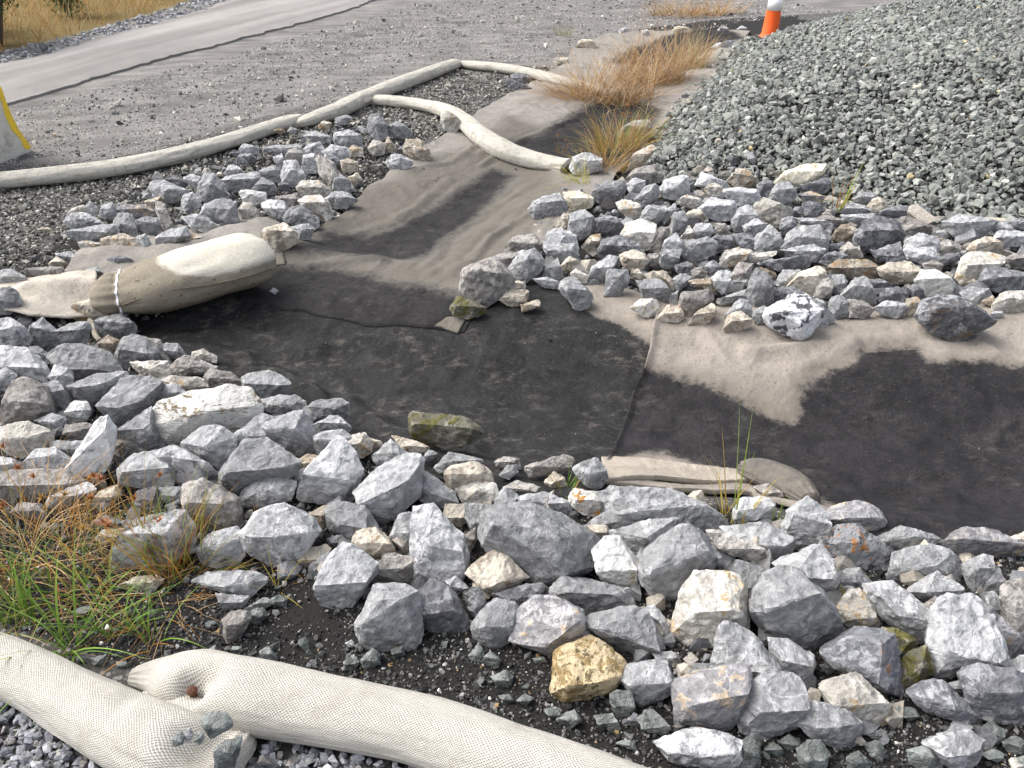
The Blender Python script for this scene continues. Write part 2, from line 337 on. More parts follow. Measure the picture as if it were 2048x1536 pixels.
# ---------------------------------------------------------------- ground sheet
ya = np.concatenate([np.linspace(-6, .3, 26)[:-1], .3 * np.exp(np.linspace(0, math.log(500 / .3), 620))])
ua = np.linspace(-1, 1, 420); ua = np.sign(ua) * np.abs(ua) ** 1.15
YY = np.repeat(ya[:, None], len(ua), 1); XX = ua[None, :] * (1.15 * np.maximum(YY, 0) + 2.2)
SOIL = [flat([(330, 700), (560, 800), (700, 900), (1000, 960), (1200, 965), (1650, 1050), (2300, 1120), (2600, 1700), (900, 1600), (700, 1480), (400, 1380),
              (250, 1330), (-200, 1180), (-300, 900), (-100, 600)]),
        flat([(-200, 480), (100, 500), (150, 410), (330, 360), (480, 290), (600, 250), (740, 240), (860, 270), (830, 330), (720, 400), (600, 520), (300, 640), (-200, 640)]),
        flat([(880, 640), (1040, 420), (1180, 380), (1500, 330), (2200, 470), (2300, 680), (1300, 640), (1180, 620)]),
        flat([(1180, 330), (1300, 230), (1500, 70), (1560, 40), (1700, 40), (1500, 120), (1400, 380), (1200, 390)]),
        flat([(1270, 60), (1420, 40), (1600, 30), (1560, 90), (1300, 110)])]
YARD = flat([(-600, 330), (0, 335), (200, 320), (420, 262), (600, 215), (800, 190), (900, 160), (1160, 130), (1300, 80), (1440, 40), (1700, 22), (2300, 20), (6000, -40), (3000, -140), (-2000, -40), (-2500, 200)])
ROADL = flat([(-900, 480), (-300, 300), (0, 218), (60, 200), (170, 165), (300, 130), (420, 96), (560, 60), (700, 20), (800, -18), (1000, -80), (1200, -120)])
ROADU = flat([(-900, 385), (-300, 212), (0, 131), (102, 109), (200, 80), (307, 55), (400, 24), (478, 0), (600, -38), (800, -95), (1000, -135)])
FIELD = flat([(-900, 340), (-300, 185), (0, 105), (60, 92), (154, 70), (220, 50), (273, 38), (376, 5), (460, -25), (700, -90), (1000, -150), (900, -226), (-3000, -226), (-3000, 100)])
ROAD_ANG = math.atan2(ROADL[8][1] - ROADL[2][1], ROADL[8][0] - ROADL[2][0])
zz = H(XX, YY)
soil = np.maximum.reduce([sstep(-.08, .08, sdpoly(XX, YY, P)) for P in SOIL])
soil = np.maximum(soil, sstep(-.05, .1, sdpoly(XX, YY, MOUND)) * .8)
yard = sstep(-.3, .3, sdpoly(XX, YY, YARD)); field = sstep(-.15, .15, sdpoly(XX, YY, FIELD)); field = np.maximum(field, sstep(30, 45, YY))
nr, nc = YY.shape; idx = np.arange(nr * nc).reshape(nr, nc)
Fq = np.stack([idx[:-1, :-1], idx[:-1, 1:], idx[1:, 1:], idx[1:, :-1]], -1).reshape(-1, 4)
g = mesh_np('ground', np.stack([XX, YY, zz], -1).reshape(-1, 3), Fq, ground_mat(), smooth=True, attrs={'soil': soil, 'yard': yard, 'field': field})
tag(g, kind='structure')

# ---------------------------------------------------------------- road
def resample(P, n):
    P = np.asarray(P, float); s = np.concatenate([[0], np.cumsum(np.linalg.norm(np.diff(P, axis=0), axis=1))])
    t = np.linspace(0, s[-1], n); return np.stack([np.interp(t, s, P[:, k]) for k in range(P.shape[1])], 1)
A = resample(ROADL, 900); B = resample(ROADU, 900)
nrm2 = np.array([-math.sin(ROAD_ANG), math.cos(ROAD_ANG)])
A = A + nrm2 * ((.03 * fbm(A[:, 0], A[:, 1], 1.4, 4, 40) + .025 * fbm(A[:, 0], A[:, 1], 9, 3, 41))[:, None]); B = B + nrm2 * (.06 * fbm(B[:, 0], B[:, 1], 1.2, 3, 42)[:, None])
k = 22; V = []
for j in range(k):
    f = j / (k - 1); Q = A * (1 - f) + B * f; e = min(f, 1 - f)
    V.append(np.column_stack([Q, H(Q[:, 0], Q[:, 1]) + .022 + .03 * min(1, e * 5)]))
skA = V[0].copy(); skA[:, 2] -= .08; skB = V[-1].copy(); skB[:, 2] -= .10
V = [skA] + V + [skB]; k += 2
V = np.array(V); n = 900; idx = np.arange(k * n).reshape(k, n)
Fq = np.stack([idx[:-1, :-1], idx[:-1, 1:], idx[1:, 1:], idx[1:, :-1]], -1).reshape(-1, 4)
tag(mesh_np('road', V.reshape(-1, 3), Fq, road_mat(), smooth=False), kind='structure')

# ---------------------------------------------------------------- rocks
# tone;outline;ridge;L=label;N=landmark name  (outlines in 700x520 px tiles of the photograph, projected to stones lying on the ground)
ROCKS = '''
@1348,1016
e;3,58 6,48 13,39 29,39 40,43 43,58 42,68 33,72 22,82 12,80 1,74;;L=squarish cream-white block standing upright among grey rocks, right of bright white rock;N=the squarish cream-white block
g;44,61 50,44 62,36 72,36 79,42 92,58 101,74 82,86 71,79 55,74;48,55 62,47 78,44;L=large cracked grey block with white upper face, right of cream-white block;N=the large cracked grey block
g;60,34 85,22 90,28 95,42 91,56 80,44 72,36
r;86,21 97,11 107,10 121,21 127,30 123,36 112,34 104,35 94,32;;L=dark rock spotted with orange lichen below wet fabric at right;N=the orange-spotted dark rock
a;87,8 93,0 108,-4 118,0 125,9 123,16 115,17 108,11 98,9 92,14
g;119,18 133,11 147,14 157,19 152,25 146,24 133,26 122,20
g;127,35 130,27 150,22 162,26 169,34 165,42 154,40 146,38 131,43 126,40
g;138,49 153,37 161,42 169,53 156,57 150,56
a;158,20 170,12 183,12 193,16 195,22 205,27 195,28 180,30 168,30
g;170,33 181,28 187,29 183,34 181,45 176,50 171,43
l;181,36 190,35 194,44 193,50 181,49
g;181,50 188,50 196,63 196,67 189,66 184,57
b;192,49 196,45 205,42 212,45 212,84 200,78 196,66
l;148,83 153,59 163,53 178,54 186,63 192,80 195,93 188,97 176,95 157,99 153,95;152,80 185,85;L=very large pale block streaked white beside tan-edged strip at right edge;N=the large white-streaked block
a;178,53 186,60 202,85 195,92 190,75
d;168,98 180,93 196,95 212,102 212,128 195,126 180,121 172,112;;L=big smooth dark grey boulder cut off by the right picture edge;N=the smooth dark boulder at the right edge
l;195,92 205,87 212,90 212,103 198,98
d;138,109 150,101 160,103 168,113 178,122 175,127 160,124 146,117
d;161,103 168,101 170,111 163,108
m;131,96 136,87 147,81 152,95 139,108 131,102
s;135,87 142,86 143,92 137,94
m;123,71 131,71 142,77 139,84 131,87 127,79
w;115,46 130,45 137,50 145,60 153,68 150,78 139,77 122,64 116,55
e;95,60 101,50 108,48 116,53 122,70 119,75 103,74 98,68
g;94,38 108,35 116,45 114,50 105,49 97,50 93,43
m;92,50 97,45 102,51 96,58 91,55
b;146,59 153,52 157,57 152,67
r2;89,87 99,77 113,72 127,74 130,88 132,110 121,110 113,98 103,95 95,93;113,98 115,75;L=grey folded rock with a rust stain on its lower right face;N=the rust-stained grey rock
l;56,77 67,78 81,86 83,92 79,103 66,97 57,84
g;23,93 27,70 32,68 44,73 57,86 66,96 64,101 52,104 41,105 37,97 26,97;32,90 55,91
a;0,103 18,99 30,95 41,92 43,97 40,103 40,119 30,130 4,131 1,118 2,110;5,109 22,105 40,103;L=grey rock with tan weathered front at lower right, above white-topped slab;N=the tan-fronted grey rock
w;37,120 41,109 53,99 67,98 73,101 78,115 72,126 55,133 51,135 40,129
e;86,105 99,98 109,98 115,107 121,114 127,119 125,123 117,126 108,123 99,115 90,114
g;72,125 82,113 100,119 110,126 108,135 100,141 88,137 80,134
w;-11,137 0,133 10,131 27,131 38,137 38,150 34,152 10,152 -2,147;-5,139 15,142 36,140;L=long white-topped slab at the bottom edge right of the big tube;N=the long white-topped slab
s;39,138 46,133 50,138 50,150 44,154 39,152
s;73,144 80,137 86,137 90,144 88,151 80,154 74,151
s;61,137 67,133 73,136 73,141 67,142
s;53,142 58,137 64,144 62,146
s;112,139 119,136 123,141 121,148 115,145
s;101,146 108,142 115,149 113,154 102,154
s;137,142 149,139 157,148 156,154 145,154 138,148
w;148,139 160,132 172,131 180,136 180,145 176,152 168,156 158,150
s;180,130 186,125 193,130 193,136 186,139
s;192,137 200,134 206,137 203,145 196,143
s;180,144 187,141 193,144 190,149
s;201,147 208,144 212,153 203,154
s;110,131 123,130 125,134 118,136
s;130,117 140,117 144,122 137,125
s;167,125 172,124 176,130 171,132
s;85,92 91,91 94,95 90,98
l;15,27 24,22 35,28 35,36 28,37 19,31
g;34,38 36,31 48,34 57,38 52,44 48,55 42,56 40,43
b;19,13 29,14 45,26 52,30 52,35 40,29 23,21
c;41,20 48,17 53,21 54,27 50,34 46,26
l;29,12 52,9 62,13 70,18 66,24 66,29 57,30 53,22 45,17
c;55,32 60,35 57,38 54,37
d;65,22 75,19 80,22 73,25
w;65,18 65,10 68,2 78,-6 86,0 90,13 88,20 80,22 70,19
l;35,1 40,-6 54,-6 58,-2 56,6 36,10
c;196,18 205,14 210,16 210,24 199,23
g;-38,-5 -34,-12 -14,-11 1,-9 15,-3 27,6 30,11 15,13 -5,12 -27,10 -36,4
@680,1016
g;175,35 178,29 190,18 198,11 206,12 214,18 219,31 216,38 209,41 200,50 196,55 184,51 176,42;178,33 196,22 212,22
g;-9,2 0,-3 15,0 22,12 21,18 9,21 -5,14
c;8,19 10,14 20,12 28,18 32,25 24,31 11,26
g;30,17 35,4 42,4 45,15 47,22 43,27 33,22
w;43,8 44,1 55,0 62,6 71,16 75,30 72,40 62,42 58,43 43,44 43,36 47,26 48,20;;L=tall grey rock with white swirls left of the biggest slanting slab;N=the white-swirled tall rock
c;60,7 62,-2 73,-2 74,7 70,11
g;73,-2 88,-1 90,5 85,13 84,19 77,13 74,7
b;73,16 79,12 80,19 76,27 73,22
g;84,14 88,3 96,0 115,-1 130,6 146,15 150,22 147,32 137,41 133,38 125,46 110,43 104,37 96,28 86,22;90,6 113,7 122,15 132,34;L=biggest slanting grey slab in the middle of the near bank;N=the biggest slanting slab
c;75,38 79,33 91,26 97,28 109,40 105,43 93,54 80,43
o;83,30 86,26 91,26 84,32
v;148,25 156,18 163,18 170,27 176,33 174,40 173,48 169,49 159,48 154,40;;L=bright white rock right of the biggest slanting grey slab;N=the bright white rock
c;145,11 155,10 158,14 153,20 147,19
g;142,12 150,6 158,2 170,2 176,5 182,10 170,14 158,12
g;160,14 180,8 196,6 198,10 182,25 176,28 168,20 160,18
b;18,44 27,28 32,27 44,30 43,40 42,46 30,45
l;-14,46 -11,39 -6,29 1,22 6,23 20,33 20,39 13,47 6,57 -3,59 -10,55;-12,42 3,44 18,40
g;9,69 14,60 20,50 22,46 38,46 45,49 46,58 47,72 45,81 33,79 23,84 14,78;14,66 26,50 38,49
d;45,50 54,43 63,46 71,57 75,66 73,71 62,73 56,72 47,66
l;62,43 68,40 75,47 73,50 68,51
s;73,50 76,48 77,56 74,57
g;76,47 82,47 85,56 80,66 75,59
g;78,68 81,63 90,54 102,56 106,61 103,75 91,82 80,80 77,72;;L=pentagonal grey rock crossed by one white vein, left of ochre boulder;N=the white-veined pentagonal rock
d;90,50 96,48 117,44 121,48 112,55 104,60 98,56
a;101,76 105,62 113,53 125,52 131,57 140,60 144,70 144,76 132,79 127,86 117,80 105,78;118,78 128,70 139,62
g;125,52 125,47 132,40 140,47 150,51 167,47 171,55 171,60 155,61 143,63 137,58
g;144,65 160,60 175,59 181,63 185,73 189,81 184,84 166,85 158,77 146,71;146,67 158,68 168,72 185,80
l;176,60 184,58 190,65 195,71 192,78 188,78 184,70
o;127,86 132,81 147,76 157,81 165,90 168,96 161,102 158,106 148,111 133,112 125,107 128,98;132,98 148,97 160,95;L=yellow ochre boulder on dark soil just above the big tube;N=the ochre boulder
g;164,99 170,92 181,90 190,90 195,103 196,108 188,112 176,116 170,107;167,100 176,97 192,98
g;183,85 194,84 199,90 194,93 189,90
s;158,109 162,107 170,108 173,120 166,124 160,119
s;175,124 179,119 184,119 189,125 193,131 189,133 179,128
d;166,126 172,120 176,122 174,128
s;89,99 97,95 101,99 100,104 92,105
s;75,87 81,79 84,84 84,90 78,89
s;84,91 88,84 94,89 92,93
s;93,110 99,109 102,113 97,115
s;103,113 108,109 113,111 109,116
s;120,119 126,116 130,121 127,124
s;127,124 137,118 141,124 134,129 131,127
s;12,89 19,82 23,86 23,91 14,94
s;2,90 8,86 11,90 9,95 4,95
s;30,83 36,81 38,86 33,88
l;3,79 7,77 9,81 5,82
s;149,122 159,121 164,130 160,131
s;162,138 170,136 175,143
s;113,88 119,87 121,90 115,91
@0,1016
w;66,33 70,28 78,19 91,10 101,3 108,3 113,13 112,24 103,29 95,36 82,36 72,37;;L=large pale rock behind the tall orange weeds at lower left;N=the large pale rock behind the weeds
g;52,12 62,4 68,6 73,9 70,13 60,13
c;57,17 61,13 72,12 75,15 72,19 60,22
g;72,8 84,6 95,3 97,8 90,13 78,17 74,12
b;107,-4 109,-13 120,-16 129,-12 138,-5 140,4 141,12 129,14 117,12 110,4;;L=brown-grey rock with vertical grooves behind the orange weeds;N=the vertically grooved rock
w;116,24 124,15 137,12 142,17 142,27 138,33 127,35 120,33
w;142,15 150,4 165,-2 172,2 183,8 186,14 180,24 171,33 166,36 156,30 145,25;;L=large bluish-white faceted rock right of the orange weeds;N=the bluish-white faceted rock
c;180,4 190,-1 198,2 195,8 190,13 187,12
g;192,18 200,16 206,20 205,26 198,25 193,22
c;174,31 180,24 190,22 193,24 186,33 177,36
g;180,39 187,31 193,25 191,34 184,41
l;114,43 121,38 140,37 150,38 156,42 148,50 144,53 135,50 128,48 118,45
g;127,50 145,52 143,58 131,60
c;70,46 78,41 90,39 95,42 90,48 77,49
b;130,66 136,61 144,61 146,65 141,75 134,79 131,73
s;147,60 154,58 157,63 150,68 146,67
s;159,53 163,51 168,53 167,58 161,58
s;143,59 155,52 160,56 150,61
s;136,81 141,81 142,84 137,85
s;152,84 157,81 162,88 160,92 154,91
s;120,84 126,80 127,85 124,88
s;42,61 47,58 53,58 44,64
s;53,88 62,86 60,93 55,92
s;44,87 50,87 52,91 46,91
s;68,90 74,90 75,94 69,94
S;118,123 124,120 132,120 136,125 136,128 124,134 119,129;;L=brownish grey stone lying on the folded end of the left tube;N=the stone on the tube fold
S;100,135 105,131 108,133 107,138 102,139
L;108,131 111,129 113,133 112,136 109,137
S;114,136 116,131 119,132 119,136 116,139
T;125,142 130,137 141,134 141,139 136,153 126,154
b;6,3 12,-3 22,-2 28,4 26,8 12,6
@0,500
w;-6,42 6,40 14,45 17,55 8,57 -6,56
g;17,48 25,40 32,47 31,52 23,57 18,53
g;25,56 38,46 50,42 53,47 47,56 40,57 28,60
g;56,46 62,39 70,38 79,43 78,49 70,52 62,53 58,50
o;59,55 63,50 69,53 70,60 66,63 60,59
g;68,62 71,53 78,50 85,51 93,60 91,65 80,67 75,69 69,66
b;83,51 94,53 100,66 95,66 88,57
g;95,55 104,55 108,61 104,65 99,62
w;-6,57 15,57 22,63 27,70 28,76 24,78 19,73 5,67 -6,66
g;17,57 23,57 30,63 28,67 22,62
g;29,62 36,57 48,56 62,60 68,66 71,72 65,73 55,74 46,77 43,71 32,68;40,70 60,70
l;29,73 32,68 40,70 43,75 41,82 37,82 32,76
g;-6,73 3,69 9,72 9,78 2,82 -6,81
b;0,105 1,90 9,78 13,75 23,79 31,91 29,96 18,101 5,104
g;26,79 34,77 40,86 41,90 33,95 30,88
g;41,80 55,73 72,72 73,75 65,83 53,92 44,89
e;76,66 98,65 99,73 95,77 90,76 81,71
b;100,68 104,64 110,62 113,66 126,68 124,72 115,72 103,74 100,71
e;112,64 113,60 119,58 126,62 126,66 119,66
e;93,76 100,74 117,75 121,80 112,86 108,82 97,79
b;119,74 124,70 135,72 142,78 137,81 124,80
g;143,75 148,72 158,71 166,75 170,79 166,84 157,86 150,87 144,80;145,78 165,79;L=grey rock with pale top alone at the left end of the wet fabric;N=the lone grey rock beside the wet fabric
g;60,91 63,84 73,75 86,75 93,78 90,83 87,92 78,98 70,101 64,98;61,91 75,92 88,88
l;87,88 92,80 103,79 110,85 105,90 95,93 89,92
v;37,96 44,89 50,89 53,94 51,99 43,102 39,101
g;20,100 30,96 37,98 39,104 36,109 28,104
W;89,104 91,94 97,89 113,84 134,80 144,82 153,91 150,97 137,105 124,107 110,112 95,115 91,110;;L=largest white boulder with brown banding on the left pile;N=the banded white boulder
e;1,113 1,104 15,101 30,106 30,112 25,119 15,121 4,119
b;38,103 50,101 54,104 50,113 42,113 38,107
d;31,105 36,103 39,107 32,111
w;42,129 44,118 56,100 63,98 66,105 65,123 60,127 56,136 50,136 45,132;43,128 58,112 66,104
g;66,108 78,99 88,93 90,105 88,110 95,115 84,119 80,110 68,113
b;65,116 68,111 81,110 84,118 76,122 69,121
a;80,110 90,109 97,114 90,119 83,117
g;30,112 49,112 50,116 44,121 38,119 30,115
l;13,125 22,117 32,116 42,124 41,130 30,129 16,128
l;-6,120 7,122 13,128 8,130 -6,132
b;-6,133 12,129 40,129 48,135 46,140 30,144 10,149 -6,147;0,137 22,138 44,136;L=long low brownish slab at the left edge above the weeds;N=the long brownish slab
w;28,148 32,145 50,136 56,140 53,145 38,152 29,151
l;69,127 78,120 96,117 97,123 103,130 100,137 88,138 71,137
w;94,123 101,114 105,117 115,125 129,133 122,137 112,137 105,138 97,130
l;107,113 118,104 130,104 137,110 137,122 130,129 120,125 108,117
g;136,113 143,104 152,97 160,98 158,106 150,111 142,117 139,120
g;152,103 160,98 178,94 182,103 185,117 176,121 164,115 157,112
g;150,88 160,86 172,85 178,89 178,94 165,97 154,93
g;179,92 187,88 198,87 203,90 203,97 198,100 191,98 182,102 180,97
l;183,103 193,97 199,98 206,105 200,108 188,107
g;184,108 200,105 205,110 198,118 188,121 184,115
g;130,131 138,120 144,112 155,111 165,119 174,124 171,132 160,137 150,134 140,142 132,141
l;140,148 142,141 150,133 160,131 172,136 170,145 160,150 150,151
g;170,131 178,128 182,133 177,144 171,141
o;173,124 180,120 188,121 186,130 180,131 174,128
l;175,145 184,124 197,110 207,118 211,128 208,140 200,147 187,147;180,130 200,128 208,133;L=large smooth blue-grey wedge with pointed top in the near bank;N=the large blue-grey wedge
l;91,139 106,139 105,144 98,148 92,147
o;54,149 60,141 68,138 71,143 63,150 56,151
d;80,141 91,139 92,147 95,152 80,152
l;122,138 128,132 134,135 131,140
l;-6,14 5,11 15,16 13,19 -6,22
g;-6,25 5,22 10,25 12,31 6,37 -6,38
b;13,12 23,10 36,10 38,15 34,17 20,17
O;41,37 46,30 57,29 62,34 62,39 50,41 43,40;;L=tan rock on the pale fabric flap beside the strapped bag;N=the tan rock on the fabric flap
g;33,2 42,1 46,6 40,8 35,6
c;29,8 33,4 40,8 37,11 31,11
d;63,5 70,3 78,6 75,9 66,9
l;50,12 57,10 60,13 54,15
l;158,24 160,22 163,24 161,26
@680,500
m;42,98 44,96 72,98 79,102 82,107 79,112 72,115 62,117 52,115 44,111;43,101 60,102 78,104;L=long mossy rock lying at the near edge of the wet fabric;N=the long mossy rock
e;0,117 3,110 14,107 17,111 18,118 13,121 5,121
c;17,110 24,112 25,115 19,116
o;31,109 42,111 52,115 50,119 43,120 36,114
g;20,120 30,112 37,118 44,123 40,130 30,129 22,125
l;10,141 22,128 38,121 48,122 46,127 40,133 46,143 40,149 32,157 24,160 16,153;13,147 26,141 41,134;L=big tilted slab with white flat top in the near bank;N=the tilted white-topped slab
g;41,134 50,130 58,135 66,141 68,147 58,152 52,149 43,142
g;57,127 64,119 72,120 80,124 85,129 75,127 66,127 60,130
c;61,132 66,126 78,124 87,129 89,136 80,136 69,137 66,142
e;68,137 78,135 90,137 92,143 91,148 82,151 72,147 69,141
g;50,119 52,117 57,119 54,123 48,124
b;91,124 96,121 104,122 105,128 100,127 92,127
g;93,132 98,126 103,126 104,130 99,134
b;108,127 113,125 130,120 136,122 136,128 130,130 118,130 112,133
g;137,128 143,124 150,122 155,129 156,135 151,140 143,137 139,132
c;120,136 125,130 131,133 133,139 130,142 124,141
e;96,139 104,135 115,138 125,142 122,144 108,143 100,142
p;134,145 137,140 150,142 155,150 153,156 142,154 136,150;;L=small white rock crusted with orange lichen, lower end of the fabric seam;N=the orange-crusted rock
g;150,142 158,141 162,150 160,157 153,155
g;92,143 97,139 104,144 104,152 94,156 91,150
l;104,145 110,143 120,142 134,147 135,154 110,156
b;71,24 73,12 80,9 90,5 100,15 101,18 100,23 85,33 78,30;;L=large brown-grey block at the fabric corner, leftmost of the right bank;N=the brown-grey corner block
m;65,34 69,27 76,29 85,34 84,37 75,40 67,38
c;93,29 100,23 110,24 109,30 103,33 98,32
o;106,32 116,29 117,31 112,35 107,36
g;99,10 105,2 113,0 119,6 118,12 108,19 101,15
c;97,24 103,18 108,19 108,23 102,23
g;128,22 130,18 137,16 142,21 147,26 145,33 138,35 133,29
l;113,17 121,16 127,18 128,23 120,22
g;120,11 127,5 129,10 130,16 124,17 119,15
c;128,10 134,4 139,6 137,13 131,13
e;135,14 138,11 145,15 144,19 138,19
g;146,17 148,10 157,4 163,4 160,11 154,18
c;164,3 171,0 178,2 180,6 177,11 171,12 166,9
g;155,26 157,12 168,12 169,18 164,26
c;169,16 174,11 178,15 175,18
g;174,18 186,17 190,22 194,28 188,30 178,28
c;184,13 191,13 196,20 195,24 190,20
e;170,34 176,29 184,29 187,34 185,38 178,39
c;185,41 190,35 192,32 200,35 200,40 192,42
g;187,6 190,0 199,0 198,8 192,11 188,9
b;180,3 187,2 187,8 181,9
d;196,10 204,8 206,13 199,14
g;196,18 202,14 206,16 203,22 197,21
b;90,4 98,1 104,2 101,9 96,11 92,8
l;119,-3 136,-3 139,3 134,9 127,6
g;193,26 198,24 197,31 193,31
@1348,500
b;2,36 5,25 19,24 23,28 18,34 10,39
c;9,43 13,37 22,31 25,36 19,43 10,44
c;-3,34 3,33 6,38 3,42 -3,42
g;25,29 33,26 42,23 43,28 34,31 27,32
g;30,38 38,29 42,29 46,36 42,39 34,40
c;29,46 32,38 38,36 45,40 45,44 37,48 30,47
g;43,31 43,23 47,12 50,11 53,17 58,18 58,30 54,33 46,32
l;22,17 27,12 33,13 32,24 28,26 23,21
d;18,10 23,6 29,11 27,15 22,15
b;33,15 38,8 46,8 45,13 43,19 36,20
g;33,18 43,17 42,21 34,21
e;27,9 30,2 38,0 45,1 40,6 32,10
e;41,7 46,2 60,1 55,5 44,9
o;50,10 59,13 60,16 54,17
d;52,7 65,5 77,3 79,9 72,12 62,12
g;60,18 64,12 74,12 70,19 65,22 61,21
d;58,22 70,22 77,26 72,30 62,30 58,28
k;53,38 56,34 68,27 75,26 82,34 85,41 76,52 67,50 58,45;57,38 70,45 83,36;L=black rock with bright white top sunk into the dry fabric;N=the white-topped black rock
g;77,26 84,30 95,40 86,45 83,35
g;47,36 52,33 57,36 55,43 49,43 46,40
c;66,22 74,13 84,10 88,13 85,23 80,27 72,24
b;82,27 84,18 90,17 93,20 91,27 86,29
g;91,22 93,15 99,15 101,19 98,27 93,25
g;98,27 106,17 112,16 118,26 118,31 111,33 104,29
g;91,35 92,28 97,27 103,30 102,38 95,40 92,38
b;102,29 110,30 116,36 113,40 103,39
c;90,10 96,6 112,6 119,9 122,15 116,17 107,17 100,14 93,13
c;120,11 125,8 137,7 145,12 144,16 136,20 127,19 121,15
d;113,17 121,17 128,21 125,23 117,22
d;120,30 122,23 131,22 137,26 133,31 125,32
g;117,34 124,30 133,31 137,35 130,40 122,38
c;135,36 136,29 142,28 147,33 144,37 139,39
d;138,24 137,22 142,20 147,28 142,29
v;142,18 146,12 153,12 163,18 164,22 161,28 153,30 147,25
D;142,39 147,30 156,27 165,28 180,36 187,42 182,46 170,53 158,51 148,46;146,35 168,34 182,42;L=biggest wet black boulder on the right bank, resting on dry fabric;N=the wet black boulder
e;166,16 169,5 175,1 185,2 193,4 188,9 180,15 174,20 169,20
b;194,5 200,2 210,2 210,8 201,11 196,8
d;178,19 183,12 190,10 198,15 212,16 212,24 196,25 188,24
c;170,20 175,17 179,19 175,22
d;161,26 165,20 169,22 170,27 165,29
g;168,25 174,22 183,23 183,28 177,32 170,29
o;180,30 186,27 190,30 187,34
e;187,32 192,25 203,24 210,27 210,35 190,37 187,35
d;116,0 134,0 134,6 126,8 118,5
l;135,0 152,-2 154,5 147,8 137,5
d;152,6 160,2 167,3 166,7 156,9
b;146,8 152,6 157,9 156,12 148,12
d;85,7 88,2 96,1 101,4 95,6 90,9
e;97,0 108,-2 110,4 103,5 99,3
g;63,0 80,-3 88,0 85,5 80,8 70,4
g;-2,18 4,14 9,17 7,21 2,24
d;1,9 8,7 10,11 8,14 2,13
b;10,12 15,10 19,13 17,18 11,17
o;8,18 20,17 25,24 21,25 10,20
l;187,36 192,36 193,39 183,40
b;47,139 55,137 62,142 64,150 60,150 58,146 50,142
@1348,0
g;-2,110 -1,104 5,103 8,109 6,115 0,116
V;59,107 66,100 78,96 87,97 88,101 84,104 75,109 65,108;;L=pale yellow-cream rock where the right bank meets the gravel heap;N=the pale yellow rock by the gravel
d;72,110 77,108 89,104 91,107 89,113 80,114
c;32,106 38,99 43,100 50,107 47,109 38,111
l;13,108 17,101 22,103 31,107 29,111 22,110
e;17,111 23,107 30,111 28,117 22,116
g;57,113 60,108 66,107 71,111 70,117 62,120 57,118
d;49,108 54,105 59,108 56,116 50,114
l;29,111 36,110 48,112 50,116 44,121 38,121 33,118 30,114
e;2,118 8,114 16,117 17,121 11,122 4,120
l;15,122 22,116 34,118 36,123 34,128 25,129 18,126
g;34,130 38,122 43,121 49,127 44,136 36,135
e;48,120 53,116 60,120 68,123 69,129 65,133 60,133 53,129 48,126 50,123;;L=angular cream-white rock with notched left side in the right bank;N=the notched cream rock
w;41,132 48,128 54,131 54,135 47,140 42,136
g;47,145 48,139 56,132 60,136 63,146 57,148 49,149
g;63,145 67,137 73,133 84,132 89,139 88,148 80,151 70,150
o;93,138 98,132 103,131 107,135 106,141 98,142 94,140
d;106,139 110,131 120,127 130,130 134,137 130,143 120,147 108,145
d;75,120 79,118 85,119 89,123 83,127 77,126
b;82,128 88,126 98,128 100,131 92,132
g;98,124 104,119 111,120 115,124 108,127 100,125
l;98,126 108,126 117,125 116,130 106,131 100,129
c;113,121 117,116 122,116 126,120 120,124 114,125
d;117,125 130,121 145,120 148,124 135,128 120,128
b;132,132 134,127 139,128 151,133 150,137 140,139 133,136
l;71,127 80,128 92,131 94,134 84,133 74,131
g;158,130 168,126 180,128 190,130 180,139 170,142 164,138
l;185,131 192,130 198,134 193,139 188,137
l;187,140 190,135 200,136 210,136 210,143 195,144
d;192,131 200,128 210,131 210,135 198,134
c;171,147 175,142 183,138 190,143 193,149 183,150 175,150
l;135,149 136,141 143,137 152,139 155,144 152,151 140,152
l;152,136 160,134 163,137 158,140 153,139
b;155,143 160,140 167,143 168,147 158,150 155,147
o;150,140 154,138 156,141 152,143
d;118,147 124,144 132,142 134,149 130,152 119,152
e;97,146 102,142 110,148 110,151 104,152 98,150
d;88,148 92,143 100,142 97,147 90,149
g;5,146 8,141 20,139 25,142 23,149 15,152 6,150
d;20,142 25,138 33,138 35,143 28,147 24,148
l;11,136 13,131 21,131 23,136 19,140 12,139
c;5,128 10,123 15,123 19,128 14,131 6,130
g;-2,132 0,125 6,124 8,131 4,137 -1,137
e;4,139 9,132 12,137 9,141
b;24,131 30,131 33,137 25,138
d;34,137 42,137 48,140 46,147 38,144
e;27,152 30,147 37,145 44,146 42,152
g;63,128 69,127 72,132 68,136 62,134
l;-2,142 5,140 6,148 -2,148
a;73,114 80,112 88,116 84,120 76,118
g;105,117 110,112 118,114 116,118 108,120
V;140,50 144,49 145,52 143,54 140,52;;L=small yellow stone alone on the grey-green gravel heap;N=the small yellow stone on the gravel
o;24,82 27,81 28,84 25,84
l;22,28 24,26 30,25 36,23 32,28 23,30
g;26,17 29,15 32,17 30,20 26,20
l;37,17 40,15 43,17 41,19 37,19
@680,0
g;111,122 114,117 128,113 132,119 132,124 124,127 114,127
V;131,113 140,112 148,116 147,121 137,123 132,118
g;147,113 155,107 166,106 167,112 160,118 152,119
l;168,108 172,104 178,106 178,112 170,113
g;172,117 178,110 184,108 187,112 184,118 176,121
l;187,112 190,106 197,103 203,104 204,112 198,117 190,115
e;162,119 166,117 174,119 177,126 170,128 163,123
g;134,135 135,125 143,123 148,127 147,135 141,140 137,139
c;127,131 131,125 134,125 134,132 130,136 127,135
d;149,130 155,126 161,127 165,132 164,139 156,138 150,136
e;164,140 168,131 176,129 184,132 186,140 180,146 168,144
g;176,128 180,120 190,121 192,127 185,131 178,131
